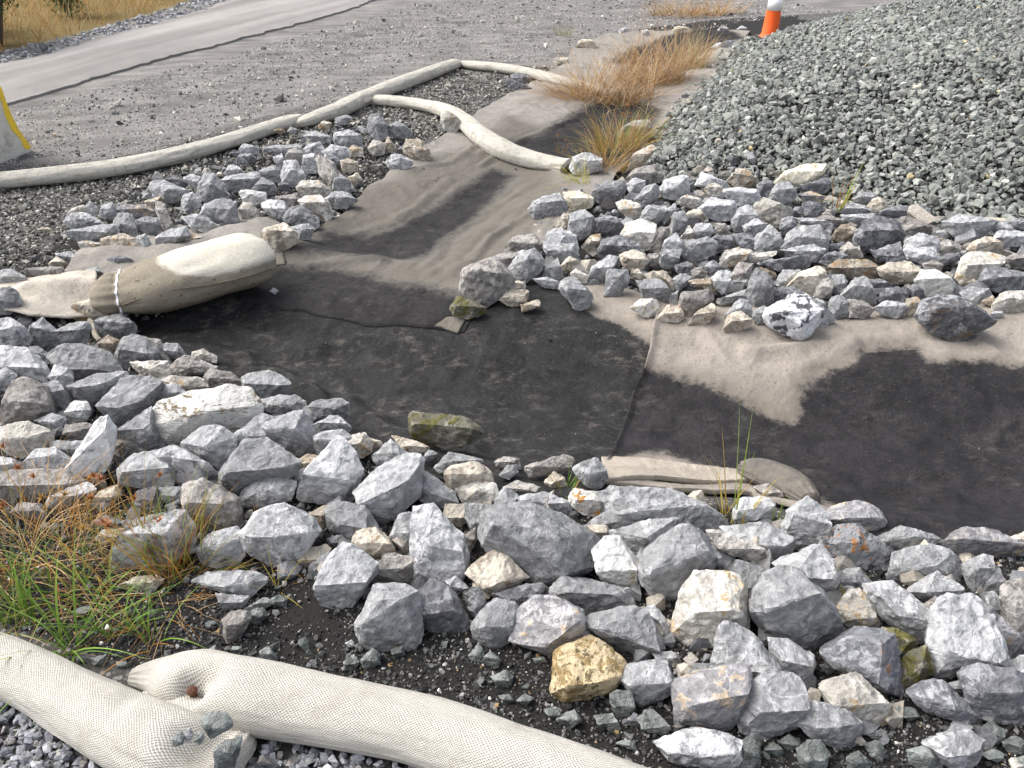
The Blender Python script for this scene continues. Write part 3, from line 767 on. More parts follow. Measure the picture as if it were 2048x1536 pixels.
l;186,126 196,119 196,123 190,131
b;181,146 186,134 192,133 193,140 187,148
l;187,152 190,141 196,137 200,142 200,149
d;151,147 155,140 165,138 174,144 174,149 160,152 152,150
c;141,145 147,138 152,137 153,142 147,147
w;119,145 122,136 130,134 137,138 139,147 136,152 125,152
b;97,145 102,139 112,137 119,142 118,147 106,148 100,150
l;102,149 108,146 116,152 103,156
g;163,82 164,76 172,71 180,70 182,76 175,82
b;168,104 174,98 184,97 189,103 184,108 174,109
l;135,98 137,92 144,90 153,93 152,99 143,103 137,101
c;168,100 172,94 182,85 184,88 178,96
e;59,72 60,66 63,65 70,71 70,75 67,77 62,76;;L=rounded white rock leaning against the middle of the far tube;N=the white rock against the far tube
d;97,47 99,46 105,48 110,51 113,52 111,54 103,54 99,51;;L=flat black rock lying on the far fabric below the tube;N=the flat black rock
d;100,44 103,43 109,43 111,46 108,49 103,48
c;125,36 127,34 133,34 133,39 127,39
c;138,27 142,23 148,24 151,28 147,30
c;194,19 197,15 203,16 206,19 203,21 196,21
l;163,18 165,16 169,17 168,20 164,20
l;176,18 180,17 181,21 177,22
c;37,88 39,82 46,82 52,87 53,93 46,94 42,92
w;27,95 31,90 36,91 43,95 39,99 30,99
g;27,74 34,71 40,75 42,78 40,81 33,80 29,79
g;16,74 17,68 23,67 27,73 28,79 24,82 19,80
e;16,87 20,82 26,84 26,90 20,91
c;26,85 28,80 32,85 30,89 27,88
g;-3,78 5,76 12,79 13,86 10,86 4,87 -3,84
e;4,88 8,85 13,87 13,91 7,92
c;0,94 4,93 10,95 10,100 2,101
c;4,104 10,101 13,105 8,108
g;-4,102 0,102 6,108 5,113 -4,112
g;-2,114 3,113 10,117 4,122 -3,122
b;17,97 24,96 26,98 20,99
@0,0
l;139,89 143,84 150,86 151,90 143,90
d;138,94 141,90 147,90 150,93 145,97 139,96
g;155,89 160,85 175,85 177,89 172,92 162,91
l;160,92 165,90 167,96 163,98
b;166,95 169,88 174,87 178,90 177,96 170,98
l;165,103 167,95 173,94 179,104 176,108 170,109 166,107
b;185,94 187,90 195,96 205,108 206,111 200,112 194,109 187,101;;L=long slanting brownish slab at the right of the far-left pile;N=the long slanting slab of the left pile
l;176,99 178,91 184,90 186,98 185,101 178,101
l;177,88 180,85 187,83 190,88 188,91 180,91
w;179,80 180,77 185,77 194,80 193,84 186,83
w;189,89 194,85 203,87 204,93 200,97 192,94
g;152,100 160,97 164,100 165,105 160,107 155,104
l;131,102 134,97 139,97 143,102 136,103
l;128,105 140,102 150,101 152,105 146,110 136,112 133,109
g;148,109 154,104 161,108 162,113 154,114 150,113
v;140,112 144,111 155,113 155,117 148,120 142,117
w;108,104 113,102 117,104 119,108 117,112 110,107
d;97,105 103,103 110,108 107,111 99,107
g;88,110 91,106 96,106 110,111 108,115 100,118 96,118 90,115
g;116,111 120,103 125,102 131,109 134,114 131,119 122,119 117,115
l;106,119 108,114 113,113 117,117 117,121 110,125 106,122
e;174,110 177,106 186,106 193,111 191,115 184,116 177,114
e;175,118 178,115 187,115 192,119 194,126 191,129 185,128 178,122
g;190,117 196,112 204,113 206,115 200,121 193,121
w;153,119 158,117 166,118 169,123 167,130 160,127 154,122
g;166,127 170,122 176,120 185,127 186,132 180,134 168,131
c;153,137 156,134 166,131 173,136 174,141 166,147 159,147 155,142;;L=cream angular rock just above the bright end of the strapped bag;N=the cream rock by the bag end
g;170,133 180,131 184,134 181,140 175,140
e;139,125 142,119 147,119 151,124 150,128 143,129
g;118,126 120,119 130,117 138,119 139,130 135,134 126,130
b;161,115 172,114 177,118 170,121 163,118
g;107,127 115,125 130,133 122,137 112,133
b;91,118 96,119 101,131 100,135 96,135 92,124
o;82,119 89,116 94,115 95,120 88,123
l;58,126 60,120 66,119 69,126 62,128
a;67,124 70,119 85,120 91,125 85,128 76,127
g;66,130 70,124 77,126 80,134 80,139 70,136
g;78,130 86,127 92,128 95,135 88,138 80,134
e;40,125 42,122 49,120 50,123 44,127
g;49,122 53,118 57,122 56,127 51,125
w;38,130 41,125 48,124 56,128 60,131 50,133 42,134
g;39,136 50,133 66,131 68,135 60,140 48,142 41,139
l;91,141 100,134 108,133 111,138 100,144 92,146
e;101,145 104,140 112,137 119,139 110,143
c;60,145 63,139 72,137 80,141 83,146 70,147
g;80,139 85,137 90,146 87,149 82,144
g;83,116 84,113 88,113 89,117
e;46,142 52,141 60,143 52,147 48,146
o;160,76 164,75 167,77 164,79
g;168,77 170,74 174,76 172,79
c;186,74 189,71 194,72 192,76 187,76
g;196,69 203,67 206,69 202,73 197,72
d;163,108 166,106 170,112 164,112
c;22,134 28,133 31,135 26,136
c;30,79 33,78 34,80 31,80
'''
def hull(pts):
    bm = bmesh.new()
    for p in pts: bm.verts.new(p)
    r = bmesh.ops.convex_hull(bm, input=bm.verts[:])
    bad = [v for v in bm.verts if not v.link_faces]
    if bad: bmesh.ops.delete(bm, geom=bad, context='VERTS')
    return bm
def rough_rock(name, pts, size, rnd, mat, L=None, amp=.035, cham=True):
    """pts = corners (Vectors, local); a fractured stone: hull, knocked-off corners, fine relief"""
    bm = hull(pts)
    if cham:
        q = []
        for v in bm.verts:
            if rnd.random() < .45: q.append(v.co.copy())
            for e in v.link_edges:
                u = e.other_vert(v); l = (u.co - v.co).length
                q.append(v.co.lerp(u.co, min(.35, rnd.uniform(.04, .17) * size / max(l, 1e-4))))
        bm.free(); bm = hull(q)
    bmesh.ops.dissolve_limit(bm, angle_limit=R(7), verts=bm.verts[:], edges=bm.edges[:])
    bmesh.ops.triangulate(bm, faces=bm.faces[:])
    L = L or size / 9
    for _ in range(5):
        es = [e for e in bm.edges if e.calc_length() > L]
        if not es: break
        bmesh.ops.subdivide_edges(bm, edges=es, cuts=1); bmesh.ops.triangulate(bm, faces=[f for f in bm.faces if len(f.verts) > 3])
    bm.normal_update(); o3 = Vector((rnd.uniform(-50, 50), rnd.uniform(-50, 50), rnd.uniform(-50, 50))); f = 2.6 / size
    new = []
    for v in bm.verts:
        p = v.co * f + o3; d = noise.fractal(p, 1., 2.1, 3) * amp + (abs(noise.noise(p * 2.3)) - .25) * amp * .9
        st = noise.noise(p * .75); d += (round(st * 5) / 5 - st) * amp * 2.0
        cv = noise.voronoi(p * 1.5)[0]; d += (min(cv[1] - cv[0], .35) - .2) * amp * .9
        new.append(v.co + v.normal * d * size)
    for v, c in zip(bm.verts, new): v.co = c
    me = bpy.data.meshes.new(name); bm.to_mesh(me); bm.free(); me.materials.append(mat)
    for p in me.polygons: p.use_smooth = True
    try: me.set_sharp_from_angle(angle=R(24))
    except Exception: pass
    return me

RIGHT = Vector((1, 0, 0)); UP = Vector((0, SP, CP)); FWD = Vector((0, CP, -SP))
def parse_rocks():
    out = []; x0 = y0 = 0; sc = 700 / 204.8
    for ln in ROCKS.strip().splitlines():
        if ln[0] == '@': x0, y0 = map(float, ln[1:].split(',')); continue
        f = ln.split(';'); pts = [tuple(map(float, p.split(','))) for p in f[1].split()]
        P = [(x0 + a * sc, y0 + b * sc) for a, b in pts]; rd = []; lab = nm = None
        for e in f[2:]:
            if e.startswith('L='): lab = e[2:]
            elif e.startswith('N='): nm = e[2:]
            elif e: rd = [(x0 + float(a) * sc, y0 + float(b) * sc) for a, b in (p.split(',') for p in e.split())]
        A = 0
        for (ax, ay), (bx, by) in zip(P, P[1:] + P[:1]): A += ax * by - bx * ay
        out.append(dict(tone=f[0], P=P, ridge=rd, label=lab, name=nm, area=abs(A) / 2, cx=sum(p[0] for p in P) / len(P), cy=sum(p[1] for p in P) / len(P)))
    return out
RK = parse_rocks()
bots = []
for r in RK:
    ymax = max(p[1] for p in r['P']); bx = np.mean([p[0] for p in r['P'] if p[1] > ymax - 12]); bots.append((bx, ymax - .03 * (ymax - min(p[1] for p in r['P']))))
offs = [.155 if r['tone'] in 'SLT' else 0. for r in RK]
D1 = depth(bots); D2 = depth(bots, .15); D3 = depth(bots, .035); D2 = np.where([r['tone'] == 'T' for r in RK], depth(bots, .10), D2 * 1.0)
D1 = np.where([230 < r['cy'] < 960 for r in RK], D3, D1)
def build_rock(r, i):
    rnd = random.Random(900 + i); D = float(D2[i] if offs[i] else D1[i])
    P = r['P']; s = D / FPX
    xs = [p[0] for p in P]; ys = [p[1] for p in P]; cx = (min(xs) + max(xs)) / 2; cy = (min(ys) + max(ys)) / 2
    P = [(cx + (x - cx) * 1.12, cy + (y - cy) * 1.12) for x, y in P]; W = (max(xs) - min(xs)) * s; Hh = (max(ys) - min(ys)) * s; size = math.sqrt(max(W * Hh, 1e-6)); m = min(W, Hh)
    C = Vector((0, 0, CAM_H)) + (RIGHT * ((cx - 1024) / FPX) - UP * ((cy - 768) / FPX) + FWD) * D
    pts = []
    for (x, y) in P:
        a, b = (x - cx) * s, -(y - cy) * s
        pts.append(RIGHT * a + UP * b + FWD * rnd.uniform(-.10, .10) * m)
    dfront = .42 * min(Hh, W * .9)
    if r['ridge']:
        for (x, y) in r['ridge']:
            a, b = (x - cx) * s, -(y - cy) * s; pts.append(RIGHT * a + UP * b - FWD * dfront * rnd.uniform(.9, 1.1))
    else:
        yr = rnd.uniform(-.02, .26); tilt = rnd.uniform(-.25, .25); k = rnd.choice((1, 2, 2, 3))
        for j in range(k):
            u = 0 if k == 1 else (j / (k - 1) - .5) * rnd.uniform(.5, .85); u += rnd.uniform(-.08, .08)
            pts.append(RIGHT * u * W + UP * (yr + tilt * u + rnd.uniform(-.06, .06)) * Hh * .8 - FWD * dfront * rnd.uniform(.75, 1.15))
        if rnd.random() < .5: pts.append(RIGHT * rnd.uniform(-.3, .3) * W - UP * rnd.uniform(.15, .28) * Hh - FWD * dfront * rnd.uniform(.45, .75))
    for j, (x, y) in enumerate(P):
        if j % 2: continue
        a, b = (x - cx) * s, -(y - cy) * s
        pts.append((RIGHT * a + UP * b) * rnd.uniform(.55, .8) + FWD * rnd.uniform(.35, .55) * m)
    me = rough_rock('rock', pts, size, rnd, RM['n' if r['tone'] == 'o' and not r['label'] else r['tone']], L=max(size / (15 if r['area'] > 5000 else 11), .006), amp=.032 if r['area'] > 3000 else .04)
    # origin at the foot of the stone
    zmin = min((v.co.z for v in me.vertices)); me.transform(Matrix.Translation((0, 0, -zmin)))
    o = bpy.data.objects.new('rock', me); COL.objects.link(o); o.location = C + Vector((0, 0, zmin)); return o
order = sorted(range(len(RK)), key=lambda i: -(RK[i]['area'] + (1e7 if RK[i]['label'] or RK[i]['tone'] in 'SL' else 0)))
KEEP = order[:300]; REST = order[300:]
robj = {i: build_rock(RK[i], i) for i in KEEP + REST}
if REST:                                       # beyond 300: the smallest ones become one mass of loose stones
    bm = bmesh.new(); mats = []
    for i in REST:
        o = robj[i]; me = o.data; me.transform(Matrix.Translation(o.location)); mt = me.materials[0]
        if mt not in mats: mats.append(mt)
        n0 = len(bm.faces); bm.from_mesh(me); bm.faces.ensure_lookup_table()
        for f in bm.faces[n0:]: f.material_index = mats.index(mt)
        bpy.data.objects.remove(o)
    me = bpy.data.meshes.new('loose_small_rocks'); bm.to_mesh(me); bm.free()
    for m in mats: me.materials.append(m)
    o = bpy.data.objects.new('loose_small_rocks', me); COL.objects.link(o)
    tag(o, 'smallest loose rocks between the larger riprap stones', 'rocks', kind='stuff')

# labels that single each rock out: colour, size and the nearest landmark
COLW = {'g': 'grey', 'l': 'pale grey', 'w': 'white-streaked', 'v': 'bright white', 'e': 'cream-white', 'c': 'cream', 'o': 'tan', 'V': 'pale yellow', 'W': 'banded white',
        'b': 'brownish grey', 'd': 'dark grey', 'D': 'wet black', 'k': 'black and white', 's': 'speckled green-grey', 'm': 'mossy', 'r': 'orange-spotted', 'r2': 'rust-stained',
        'p': 'orange-crusted', 'a': 'tan-patched grey', 'S': 'speckled grey', 'T': 'speckled grey', 'L': 'small white', 'O': 'cream'}
LM = [(r['cx'], r['cy'], r['name']) for r in RK if r['name']] + [
    (372, 1352, 'the rusty stake'), (1536, 50, 'the orange cone'), (1130, 340, 'the open end of the middle far tube'), (600, 245, 'the joint of the left far tubes'),
    (1560, 965, 'the rolled fabric edge'), (1305, 660, 'the top of the fabric seam'), (1212, 930, 'the bottom of the fabric seam')]
def direction(dx, dy):
    a = math.degrees(math.atan2(-dy, dx)) % 360
    return ['right of', 'up and right of', 'above', 'up and left of', 'left of', 'down and left of', 'below', 'down and right of'][int((a + 22.5) // 45) % 8]
ORD = ['nearest', 'second nearest', 'third nearest', 'fourth nearest', 'fifth nearest', 'sixth nearest', 'seventh nearest', 'eighth nearest', 'ninth nearest', 'tenth nearest']
for i in KEEP:
    r = RK[i]; o = robj[i]; a = r['area']
    if r['label']: lab = r['label']
    else:
        sz = 'large' if a > 9000 else 'medium' if a > 3500 else 'small'
        best = None
        for (lx, ly, ln) in sorted(LM, key=lambda q: (q[0] - r['cx']) ** 2 + (q[1] - r['cy']) ** 2)[:6]:
            dr = direction(r['cx'] - lx, r['cy'] - ly); d0 = math.hypot(r['cx'] - lx, r['cy'] - ly)
            rank = sum(1 for j, q in enumerate(RK) if j != i and COLW[q['tone']] == COLW[r['tone']] and direction(q['cx'] - lx, q['cy'] - ly) == dr
                       and math.hypot(q['cx'] - lx, q['cy'] - ly) < d0)
            sc_ = rank * 1.6 + d0 / 130
            if best is None or sc_ < best[0]: best = (sc_, rank, dr, ln)
        xs = [p[0] for p in r['P']]; ys = [p[1] for p in r['P']]; asp = (max(xs) - min(xs)) / (max(ys) - min(ys))
        sh = 'long ' if asp > 2 else 'upright ' if asp < .7 else ''
        pre = COLW[r['tone']]
        if pre.startswith('small'): sz = ''
        lab = '%s %s%s rock, %s %s one %s %s' % (sz, sh, pre, ORD[min(best[1], 9)], '' if len(pre.split()) > 1 else pre, best[2], best[3])
        lab = ' '.join(lab.split())
        if len(lab.split()) > 16: lab = lab.replace(sz + ' ', '', 1)
        if len(lab.split()) > 16: lab = lab.replace(sh, '', 1)
        if len(lab.split()) > 16: lab = lab.replace(' and ', ' ')
        if len(lab.split()) > 16: lab = lab.replace(pre + ' rock', 'rock', 1)
    tag(o, lab, 'rock', 'riprap rocks lining the channel')
# ---------------------------------------------------------------- geotextile sheets
def coons(T, Bt, Lf, Rt, nu, nv):
    """patch between four world polylines (x,y): T,Bt run left->right, Lf,Rt run top->bottom"""
    T, Bt, Lf, Rt = resample(T, nu), resample(Bt, nu), resample(Lf, nv), resample(Rt, nv)
    u = np.linspace(0, 1, nu)[None, :, None]; v = np.linspace(0, 1, nv)[:, None, None]
    S = (1 - v) * T[None] + v * Bt[None] + (1 - u) * Lf[:, None] + u * Rt[:, None]
    S -= (1 - u) * (1 - v) * T[0] + u * (1 - v) * T[-1] + (1 - u) * v * Bt[0] + u * v * Bt[-1]
    return S
def onsurf(p): return hit(p, .03)[:, :2]
DAMP = [[(1400, 775), (1480, 790), (1590, 790), (1620, 760), (1650, 830), (1600, 870), (1500, 850)], [(540, 480), (640, 420), (760, 360), (860, 320), (940, 290), (1110, 330), (1150, 390), (1060, 480), (1010, 590), (480, 600), (500, 540)], [(930, 300), (1010, 230), (1100, 250), (1300, 200), (1290, 320), (1150, 350), (1010, 320)]]
CREASE = [[(850, 528), (890, 480), (1000, 408), (1060, 370)], [(905, 545), (985, 470), (1090, 405)], [(940, 520), (1030, 430)], [(700, 470), (800, 430), (900, 360)], [(620, 530), (760, 515), (860, 545)], [(960, 330), (1060, 270), (1150, 235)], [(1080, 545), (1060, 500), (1100, 430)], [(820, 340), (900, 320), (960, 290)]]
CREASE2 = [[(360, 690), (480, 700), (560, 740), (640, 790)], [(420, 660), (560, 680), (640, 700)], [(680, 760), (720, 820), (830, 870), (960, 890)], [(700, 800), (780, 860), (900, 915)], [(500, 730), (600, 760), (700, 830)], [(1500, 700), (1650, 690), (1800, 672)], [(1350, 900), (1600, 935), (1900, 990)], [(1560, 690), (1620, 720), (1700, 700)], [(1750, 1040), (1900, 1050), (2048, 1052)]]
CREASE = [onsurf(q) for q in CREASE]; CREASE2 = [onsurf(q) for q in CREASE2]; DAMP = [onsurf(q) for q in DAMP]
def relief(X, Y, off, wr, seed):
    ridg = (1 - np.abs(fbm(X * .8 + .3 * Y, Y, 3.2, 3, seed + 50))).clip(0, 1) ** 3
    z = H(X, Y) + off + wr * (.9 * ridg + .5 * fbm(X, Y, 5, 3, seed + 9)) + .0016 * fbm(X, Y, 60, 2, seed + 30)
    for Cq, wq, hq in [(q, .026, .010) for q in CREASE] + [(q, .035, .014) for q in CREASE2]:
        dq = sdline(X + .02 * vnoise(X, Y, 7, 5), Y + .02 * vnoise(X, Y, 6, 8), Cq); z = z + hq * np.exp(-(dq / wq) ** 2) * (.7 + .5 * vnoise(X, Y, 3, 2)) - .5 * hq * np.exp(-((dq - 2 * wq) / wq) ** 2)
    return z
def sheet(name, mat, T, Bt, Lf, Rt, nu, nv, off, wets, lift=None, wr=.012, seed=0, edge=.006, thick=.007):
    T, Bt, Lf, Rt = [onsurf(p) for p in (T, Bt, Lf, Rt)]
    S = coons(T, Bt, Lf, Rt, nu, nv); X, Y = S[..., 0], S[..., 1]
    X = X + edge * vnoise(X, Y, 9, seed); Y = Y + edge * vnoise(X, Y, 9, seed + 3)
    z = relief(X, Y, off, wr, seed)
    if lift is not None: z = z + lift(X, Y)
    z = np.maximum(z, H(X, Y) + .003)
    wet = np.full(X.shape, -1.); dp = np.zeros(X.shape)
    for W in DAMP: dp = np.maximum(dp, sstep(-.18, .18, sdpoly(X, Y, W)))
    for W in wets: wet = np.maximum(wet, sdpoly(X, Y, onsurf(W)))
    nv_, nu_ = X.shape; V = np.stack([X, Y, z], -1).reshape(-1, 3); idx = np.arange(nv_ * nu_).reshape(nv_, nu_)
    Fq = np.stack([idx[1:, :-1], idx[1:, 1:], idx[:-1, 1:], idx[:-1, :-1]], -1).reshape(-1, 4)
    rim = np.concatenate([idx[0, :], idx[1:, -1], idx[-1, -2::-1], idx[-2:0:-1, 0]])
    n0 = len(V); low = V[rim].copy(); low[:, 2] -= thick; V = np.concatenate([V, low]); m = len(rim)
    a = np.arange(m); b = (a + 1) % m; Fr = np.stack([rim[a], rim[b], n0 + b, n0 + a], 1)
    wf = np.concatenate([wet.ravel(), wet.ravel()[rim]])
    o = mesh_np(name, V, np.concatenate([Fq, Fr]), mat, smooth=True, attrs={'wet': wf, 'damp': np.concatenate([dp.ravel(), dp.ravel()[rim]])}); return recenter(o)
WR = [(1310, 742), (1348, 752), (1400, 765), (1450, 790), (1500, 815), (1545, 842), (1585, 850), (1603, 832), (1606, 780), (1630, 757), (1680, 735), (1710, 725), (1722, 705),
      (1770, 696), (1835, 695), (1848, 718), (1855, 731), (1900, 725), (1960, 722), (2048, 732), (2400, 730), (2600, 1200), (1750, 1100), (1640, 1000), (1560, 960), (1480, 942), (1400, 932), (1330, 905), (1290, 905), (1180, 930), (1180, 740)]
s1 = sheet('geotextile_sheet', M_FAB, [(1312, 598), (1500, 612), (1700, 622), (1900, 610), (2400, 600)], [(1196, 968), (1350, 975), (1500, 985), (1650, 1040), (1800, 1085), (2100, 1100), (2500, 1110)],
      [(1312, 598), (1310, 640), (1300, 700), (1285, 745), (1265, 790), (1255, 830), (1235, 880), (1215, 925), (1196, 968)], [(2400, 600), (2430, 800), (2460, 950), (2500, 1110)],
      300, 170, .027, [WR], wr=.014, seed=2, thick=.02, lift=lambda X, Y: .018 * np.exp(-(sdline(X, Y, onsurf([(1312, 598), (1310, 640), (1300, 700), (1285, 745), (1265, 790), (1255, 830), (1235, 880), (1215, 925), (1196, 968)])) / .018) ** 2))
tag(s1, 'geotextile sheet right of the seam, dry tan band above soaked black area', 'fabric sheet', 'geotextile sheets lining the channel')
WM = [(100, 600), (480, 560), (800, 600), (1000, 560), (1100, 545), (1168, 618), (1200, 637), (1240, 647), (1261, 660), (1290, 680), (1330, 700), (1345, 900), (1250, 1100), (100, 1100)]
s2 = sheet('geotextile_sheet', M_FAB2, [(250, 640), (480, 575), (640, 600), (800, 620), (900, 620), (1000, 590), (1100, 550), (1200, 560), (1335, 598)], [(230, 760), (450, 800), (620, 850), (760, 925), (900, 960), (1050, 985), (1220, 1000)],
      [(250, 640), (235, 700), (230, 760)], [(1335, 598), (1332, 640), (1322, 700), (1307, 745), (1287, 790), (1277, 830), (1257, 880), (1237, 925), (1220, 1000)],
      330, 150, .018, [WM], wr=.014, seed=2)
tag(s2, 'black soaked muddy geotextile sheet in the channel left of the seam', 'fabric sheet', 'geotextile sheets lining the channel')
W3 = [[(440, 590), (500, 535), (560, 530), (640, 532), (720, 548), (790, 570), (850, 572), (900, 586), (945, 590), (960, 700), (700, 700), (440, 640)],
      [(590, 488), (650, 462), (740, 468), (800, 448), (860, 415), (920, 380), (985, 335), (1030, 350), (960, 425), (895, 475), (850, 512), (780, 520), (700, 508), (620, 505)],
      [(1000, 285), (1080, 268), (1150, 225), (1235, 180), (1320, 220), (1280, 310), (1200, 345), (1130, 335), (1060, 310)],
      [(1225, 125), (1270, 95), (1330, 72), (1440, 55), (1490, 75), (1410, 105), (1330, 125)]]
s3 = sheet('geotextile_sheet', M_FAB3, [(1150, 92), (1215, 66), (1290, 62), (1400, 58), (1500, 62)], [(476, 596), (560, 615), (640, 634), (720, 646), (800, 653), (890, 656), (925, 660), (960, 610), (1010, 590)],
      [(1150, 92), (1125, 128), (1060, 165), (985, 205), (930, 240), (880, 275), (800, 325), (740, 370), (690, 420), (620, 470), (560, 500), (500, 540), (476, 596)],
      [(1500, 62), (1460, 110), (1400, 180), (1340, 235), (1290, 290), (1240, 340), (1190, 400), (1130, 440), (1080, 500), (1010, 590)],
      190, 420, .025, W3, wr=.014, seed=2, edge=.010, thick=.006)
tag(s3, 'worn tan geotextile sheet running up the side channel to the far tubes', 'fabric sheet', 'geotextile sheets lining the channel')
s4 = sheet('geotextile_sheet', M_FLAP, [(-40, 590), (30, 572), (100, 560), (195, 552)], [(-60, 632), (60, 640), (140, 645), (212, 640)], [(-40, 590), (-60, 632)], [(195, 552), (205, 600), (212, 640)],
      60, 40, .06, [], lift=lambda X, Y: .035 * np.exp(-(sdline(X, Y, onsurf([(60, 590), (200, 585)])) / .06) ** 2), wr=.006, seed=4)
tag(s4, 'small pale dry geotextile flap lying left of the strapped bag', 'fabric flap')
s5 = sheet('geotextile_sheet', M_FAB3, [(165, 505), (215, 474), (270, 470), (330, 480), (420, 445), (500, 425), (560, 450)], [(120, 560), (240, 570), (350, 560), (450, 545), (570, 530)], [(165, 505), (120, 560)], [(560, 450), (570, 530)],
      90, 50, .03, [], lift=lambda X, Y: .04 * np.exp(-(sdline(X, Y, onsurf([(180, 520), (300, 520), (520, 460)])) / .12) ** 2), wr=.02, seed=5)
tag(s5, 'rumpled brown geotextile hump behind the strapped bag', 'fabric sheet')
cn = sheet('geotextile_patch', M_DIRTY, [(868, 652), (895, 634), (935, 630)], [(880, 652), (905, 660), (915, 662)], [(868, 652), (880, 652)], [(935, 630), (915, 662)], 20, 14, .032, [], wr=.014, seed=2)
tag(cn, 'small square tan fabric corner below the mossy rock', 'fabric patch')
s6 = sheet('geotextile_flap', M_LIP, [(1205, 922), (1300, 925), (1400, 940), (1495, 950)], [(1212, 968), (1290, 962), (1400, 968), (1500, 966)], [(1205, 922), (1212, 968)], [(1495, 950), (1500, 966)],
      90, 24, .055, [], lift=lambda X, Y: .012 * vnoise(X, Y, 3, 3), wr=.002, seed=7, thick=.02)
tag(s6, 'dry tan fabric lip folded back over stones below the seam', 'fabric flap')
s7 = sheet('geotextile_strip', M_FLAP, [(1880, 432), (1960, 434), (2060, 440), (2150, 446)], [(1880, 437), (1960, 440), (2060, 447), (2150, 453)], [(1880, 432), (1880, 437)], [(2150, 446), (2150, 453)], 50, 6, .03, [], wr=.002, seed=8)
tag(s7, 'narrow pale fabric edge showing through the gravel heap', 'fabric edge')

# ---------------------------------------------------------------- tubes
def tube(name, mat, path, rad, cell=.008, flatk=.88, seed=0, dents=(), nr=None, parent=None, caps=True, off=None, attr=None, sag=.0, wr=.03, ang=40, pleat=0):
    """path: photo pixels of the axis; rad: radius in m at each; lies on the ground"""
    rad = np.asarray(rad, float)
    P = np.array([hit([p], (off if off is not None else 0) + r * flatk)[0] for p, r in zip(path, rad)])
    ctl = np.column_stack([P, rad])
    # Catmull-Rom through the control points
    Q = np.vstack([2 * ctl[0] - ctl[1], ctl, 2 * ctl[-1] - ctl[-2]]); out = []
    for i in range(1, len(Q) - 2):
        t = np.linspace(0, 1, 30, endpoint=False)[:, None]; p0, p1, p2, p3 = Q[i - 1], Q[i], Q[i + 1], Q[i + 2]
        out.append(.5 * (2 * p1 + (p2 - p0) * t + (2 * p0 - 5 * p1 + 4 * p2 - p3) * t ** 2 + (3 * p1 - p0 - 3 * p2 + p3) * t ** 3))
    Q = np.vstack(out + [ctl[-1:]]); s = np.concatenate([[0], np.cumsum(np.linalg.norm(np.diff(Q[:, :3], axis=0), axis=1))])
    n = int(s[-1] / (nr or .012)) + 2; t = np.linspace(0, s[-1], n); Q = np.stack([np.interp(t, s, Q[:, k]) for k in range(4)], 1)
    Cc, r = Q[:, :3], np.maximum(Q[:, 3], .004); tg = np.gradient(Cc, axis=0); tg /= np.linalg.norm(tg, axis=1)[:, None]
    side = np.cross(tg, [0, 0, 1.]); side /= np.linalg.norm(side, axis=1)[:, None]; up = np.cross(side, tg)
    m = 56; a = np.linspace(0, 2 * math.pi, m + 1); ca, sa = np.cos(a), np.sin(a)
    sx = 1.06; rr = r[:, None] * (1 + wr * fbm(t[:, None] * 1.0, np.minimum(a, 2 * math.pi - a)[None, :] * .5, 5, 3, seed)) * (1 + .05 * vnoise(t * 5, t * 0, 1, seed + 2))[:, None]
    Lt = t[-1]; rr = rr * (1 + .07 * np.cos(13 * a + 1.7 * np.sin(2 * a + seed))[None, :] * ((0 if pleat else 1) * (np.exp(-(t / .07) ** 2) + np.exp(-((Lt - t) / .07) ** 2)) + (1.0 * np.exp(-((t - pleat) / .05) ** 2) if pleat else 0))[:, None])
    V = Cc[:, None] + side[:, None] * (rr * sx)[..., None] * ca[None, :, None] + up[:, None] * (rr * flatk)[..., None] * (np.where(sa > 0, sa, sa * .9))[None, :, None]
    V = V.reshape(-1, 3)
    for (dp, R0, dz) in dents:
        q = hit([dp], .15)[0]; dd = np.linalg.norm((V - q)[:, :2], axis=1); V[:, 2] -= dz * np.exp(-(dd / R0) ** 2) * (V[:, 2] > q[2] - .10)
    idx = np.arange(n * (m + 1)).reshape(n, m + 1)
    Fq = np.stack([idx[:-1, :-1], idx[1:, :-1], idx[1:, 1:], idx[:-1, 1:]], -1).reshape(-1, 4)
    per = 2 * math.pi * max(rad); ku = max(1, round(per / cell)); uv = np.stack([np.repeat(t / (cell * 1.15), m + 1), np.tile(a / (2 * math.pi) * ku, n)], 1)
    c0, c1 = len(V), len(V) + 1; V = np.vstack([V, Cc[0], Cc[-1]]); uv = np.vstack([uv, [0, 0], [0, 0]])
    if caps:
        j = np.arange(m); F0 = np.stack([np.full(m, c0), idx[0, j], idx[0, j + 1], idx[0, j + 1]], 1); F1 = np.stack([np.full(m, c1), idx[-1, j + 1], idx[-1, j], idx[-1, j]], 1)
    at = {}
    if attr is not None: at['soil'] = attr(V, t, a, n, m)
    me_f = Fq
    o = mesh_np(name, V, me_f, mat, parent=parent, smooth=True, uv=uv, attrs=at)
    if caps:
        bm = bmesh.new(); bm.from_mesh(o.data); bm.verts.ensure_lookup_table()
        for cc, ring, fl in ((c0, idx[0], 1), (c1, idx[-1], 0)):
            for j in range(m):
                vs = [bm.verts[cc], bm.verts[int(ring[j])], bm.verts[int(ring[j + 1])]]
                f = bm.faces.new(vs if fl else vs[::-1]); f.smooth = True
        bm.to_mesh(o.data); bm.free()
    else: pass
    return recenter(o), Cc, r
sA, _, _ = tube('filter_sock', M_NET, [(-90, 1290), (-20, 1315), (60, 1355), (140, 1400), (215, 1440), (290, 1475), (360, 1505), (420, 1508), (466, 1488), (490, 1470)],
          [.060, .063, .068, .074, .081, .087, .088, .080, .055, .026], cell=.0075, seed=3, flatk=.82, wr=.045, dents=[((385, 1478), .055, .05), ((430, 1452), .05, .03), ((250, 1385), .03, .012)])
